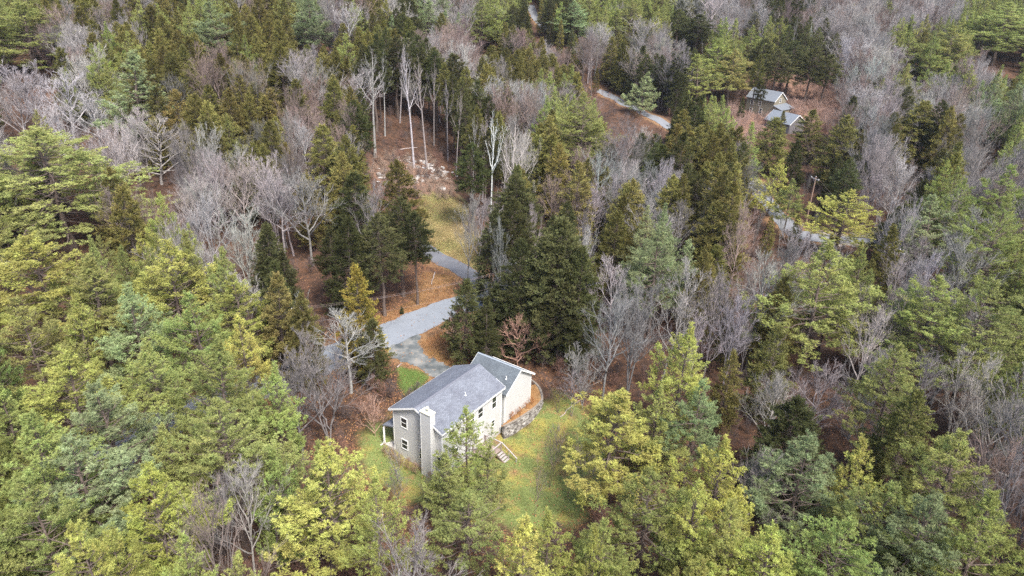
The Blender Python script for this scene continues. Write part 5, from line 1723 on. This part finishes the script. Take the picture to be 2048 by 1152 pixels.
# shrubs round the house and in the planting bed
def shrub(x, y, s, col, label, grp='low leafless shrubs round the house'):
    e = empty('shrub', (x, y, float(gz(x, y)) if not isinstance(x, np.ndarray) else 0), r.uniform(0, 6))
    tag(e, label, 'shrub', grp)
    o = bpy.data.objects.new('stems', BARES[6][0]); COL.objects.link(o); o.parent = e; o.color = col
    o = bpy.data.objects.new('twigs', BARES[6][1]); COL.objects.link(o); o.parent = e; o.color = col
    e.scale = (s * 1.25, s * 1.25, s)
    return e


for i, (u, v) in enumerate([(13.2, -.35), (14.6, -.55), (16.0, -.6), (17.4, -.55)]):
    e = shrub(*from_house(u, v), .17, (.3, .13, .05, 1), f'rust brown low shrub in the bed under the garage gable, {ORD[i]} from the house wall', 'rust shrubs in the planting bed')
    e.location.z = -.05
for i, (u, v) in enumerate([(-.7, 1.2), (-1.0, 3.2), (-.9, 4.4), (-1.1, 5.6), (-.9, 6.8), (-1.1, 7.9)]):
    shrub(*from_house(u, v), r.uniform(.16, .26), (.26, .18, .13, 1), f'brown leafless foundation shrub against the chimney wall, {ORD[i]} from the back corner')


def needle_shrub(px, s, label, col):
    p = hit(*px)
    e = empty('evergreen_shrub', (p[0], p[1], float(gz(p[0], p[1]))), r.uniform(0, 6)); tag(e, label, 'shrub')
    for n_, me_ in (('stem', HEMS[5][0]), ('foliage', HEMS[5][1])):
        o = bpy.data.objects.new(n_, me_); COL.objects.link(o); o.parent = e; o.color = col
    e.scale = (s, s, s)


needle_shrub((804, 628), .09, 'tiny dark green shrub alone on the leafy bank above the road', (.06, .09, .03, 1))
needle_shrub((760, 782), .13, 'small green evergreen shrub at the foot of the dark driveway hemlock', (.1, .13, .04, 1))
needle_shrub((1232, 800), .12, 'small dark evergreen shrub at the wood edge right of the lawn', (.05, .06, .025, 1))

M_LOG = plain('grey fallen wood', (.33, .28, .26), .9, .25, 5)
logs = [((1175, 722), (1212, 762), .14, 'pale fallen birch trunk leaning in the wood behind the garage'), ((795, 735), (802, 728), .1, 'short grey log lying beside the front lawn'),
        ((1120, 835), (1160, 800), .06, 'thin bare stick lying at the lawn edge'), ((800, 300), (835, 296), .15, 'grey fallen trunk lying in the back of the rock clearing'),
        ((870, 545), (862, 570), .1, 'pale fallen limb on the leafy bank below the lane'), ((1650, 560), (1600, 590), .1, 'grey log between the right side pines'),
        ((390, 1130), (440, 1150), .12, 'reddish fallen trunk between the foreground pines'), ((1680, 1080), (1700, 1050), .1, 'broken stump limb in the dark foreground gap'),
        ((500, 480), (545, 500), .1, 'grey deadfall under the whitish bare trees')]
for a, b, w_, lab in logs:
    pa_, pb_ = hit(*a), hit(*b)
    pts = [Vector(pa_).lerp(Vector(pb_), t) for t in np.linspace(0, 1, 7)]
    pts = [Vector((p.x + random.gauss(0, .06), p.y + random.gauss(0, .06), float(gz(p.x, p.y)) + w_ * .8)) for p in pts]
    m = MB(); m.tube(pts, list(np.linspace(w_, w_ * .5, 7)), 8)
    o = m.build('fallen_log', M_LOG, smooth=True); tag(o, lab, 'log', 'fallen logs and limbs')

# ------------------------------------------------------------------ thin air between the near and far trees
hm = MB(); hm.box(gx[0] - 5, gx[-1] + 5, gy[0] - 5, gy[-1] + 5, float(Zt.min()) - 1.5, 125)
M = NM('air'); pv = M.n('ShaderNodeVolumePrincipled'); pv.inputs['Density'].default_value = .00007; pv.inputs['Color'].default_value = (.85, .88, .95, 1); pv.inputs['Anisotropy'].default_value = .2
M.l(pv.outputs[0], M.out.inputs['Volume'])
tag(hm.build('haze', M.m), kind='stuff')
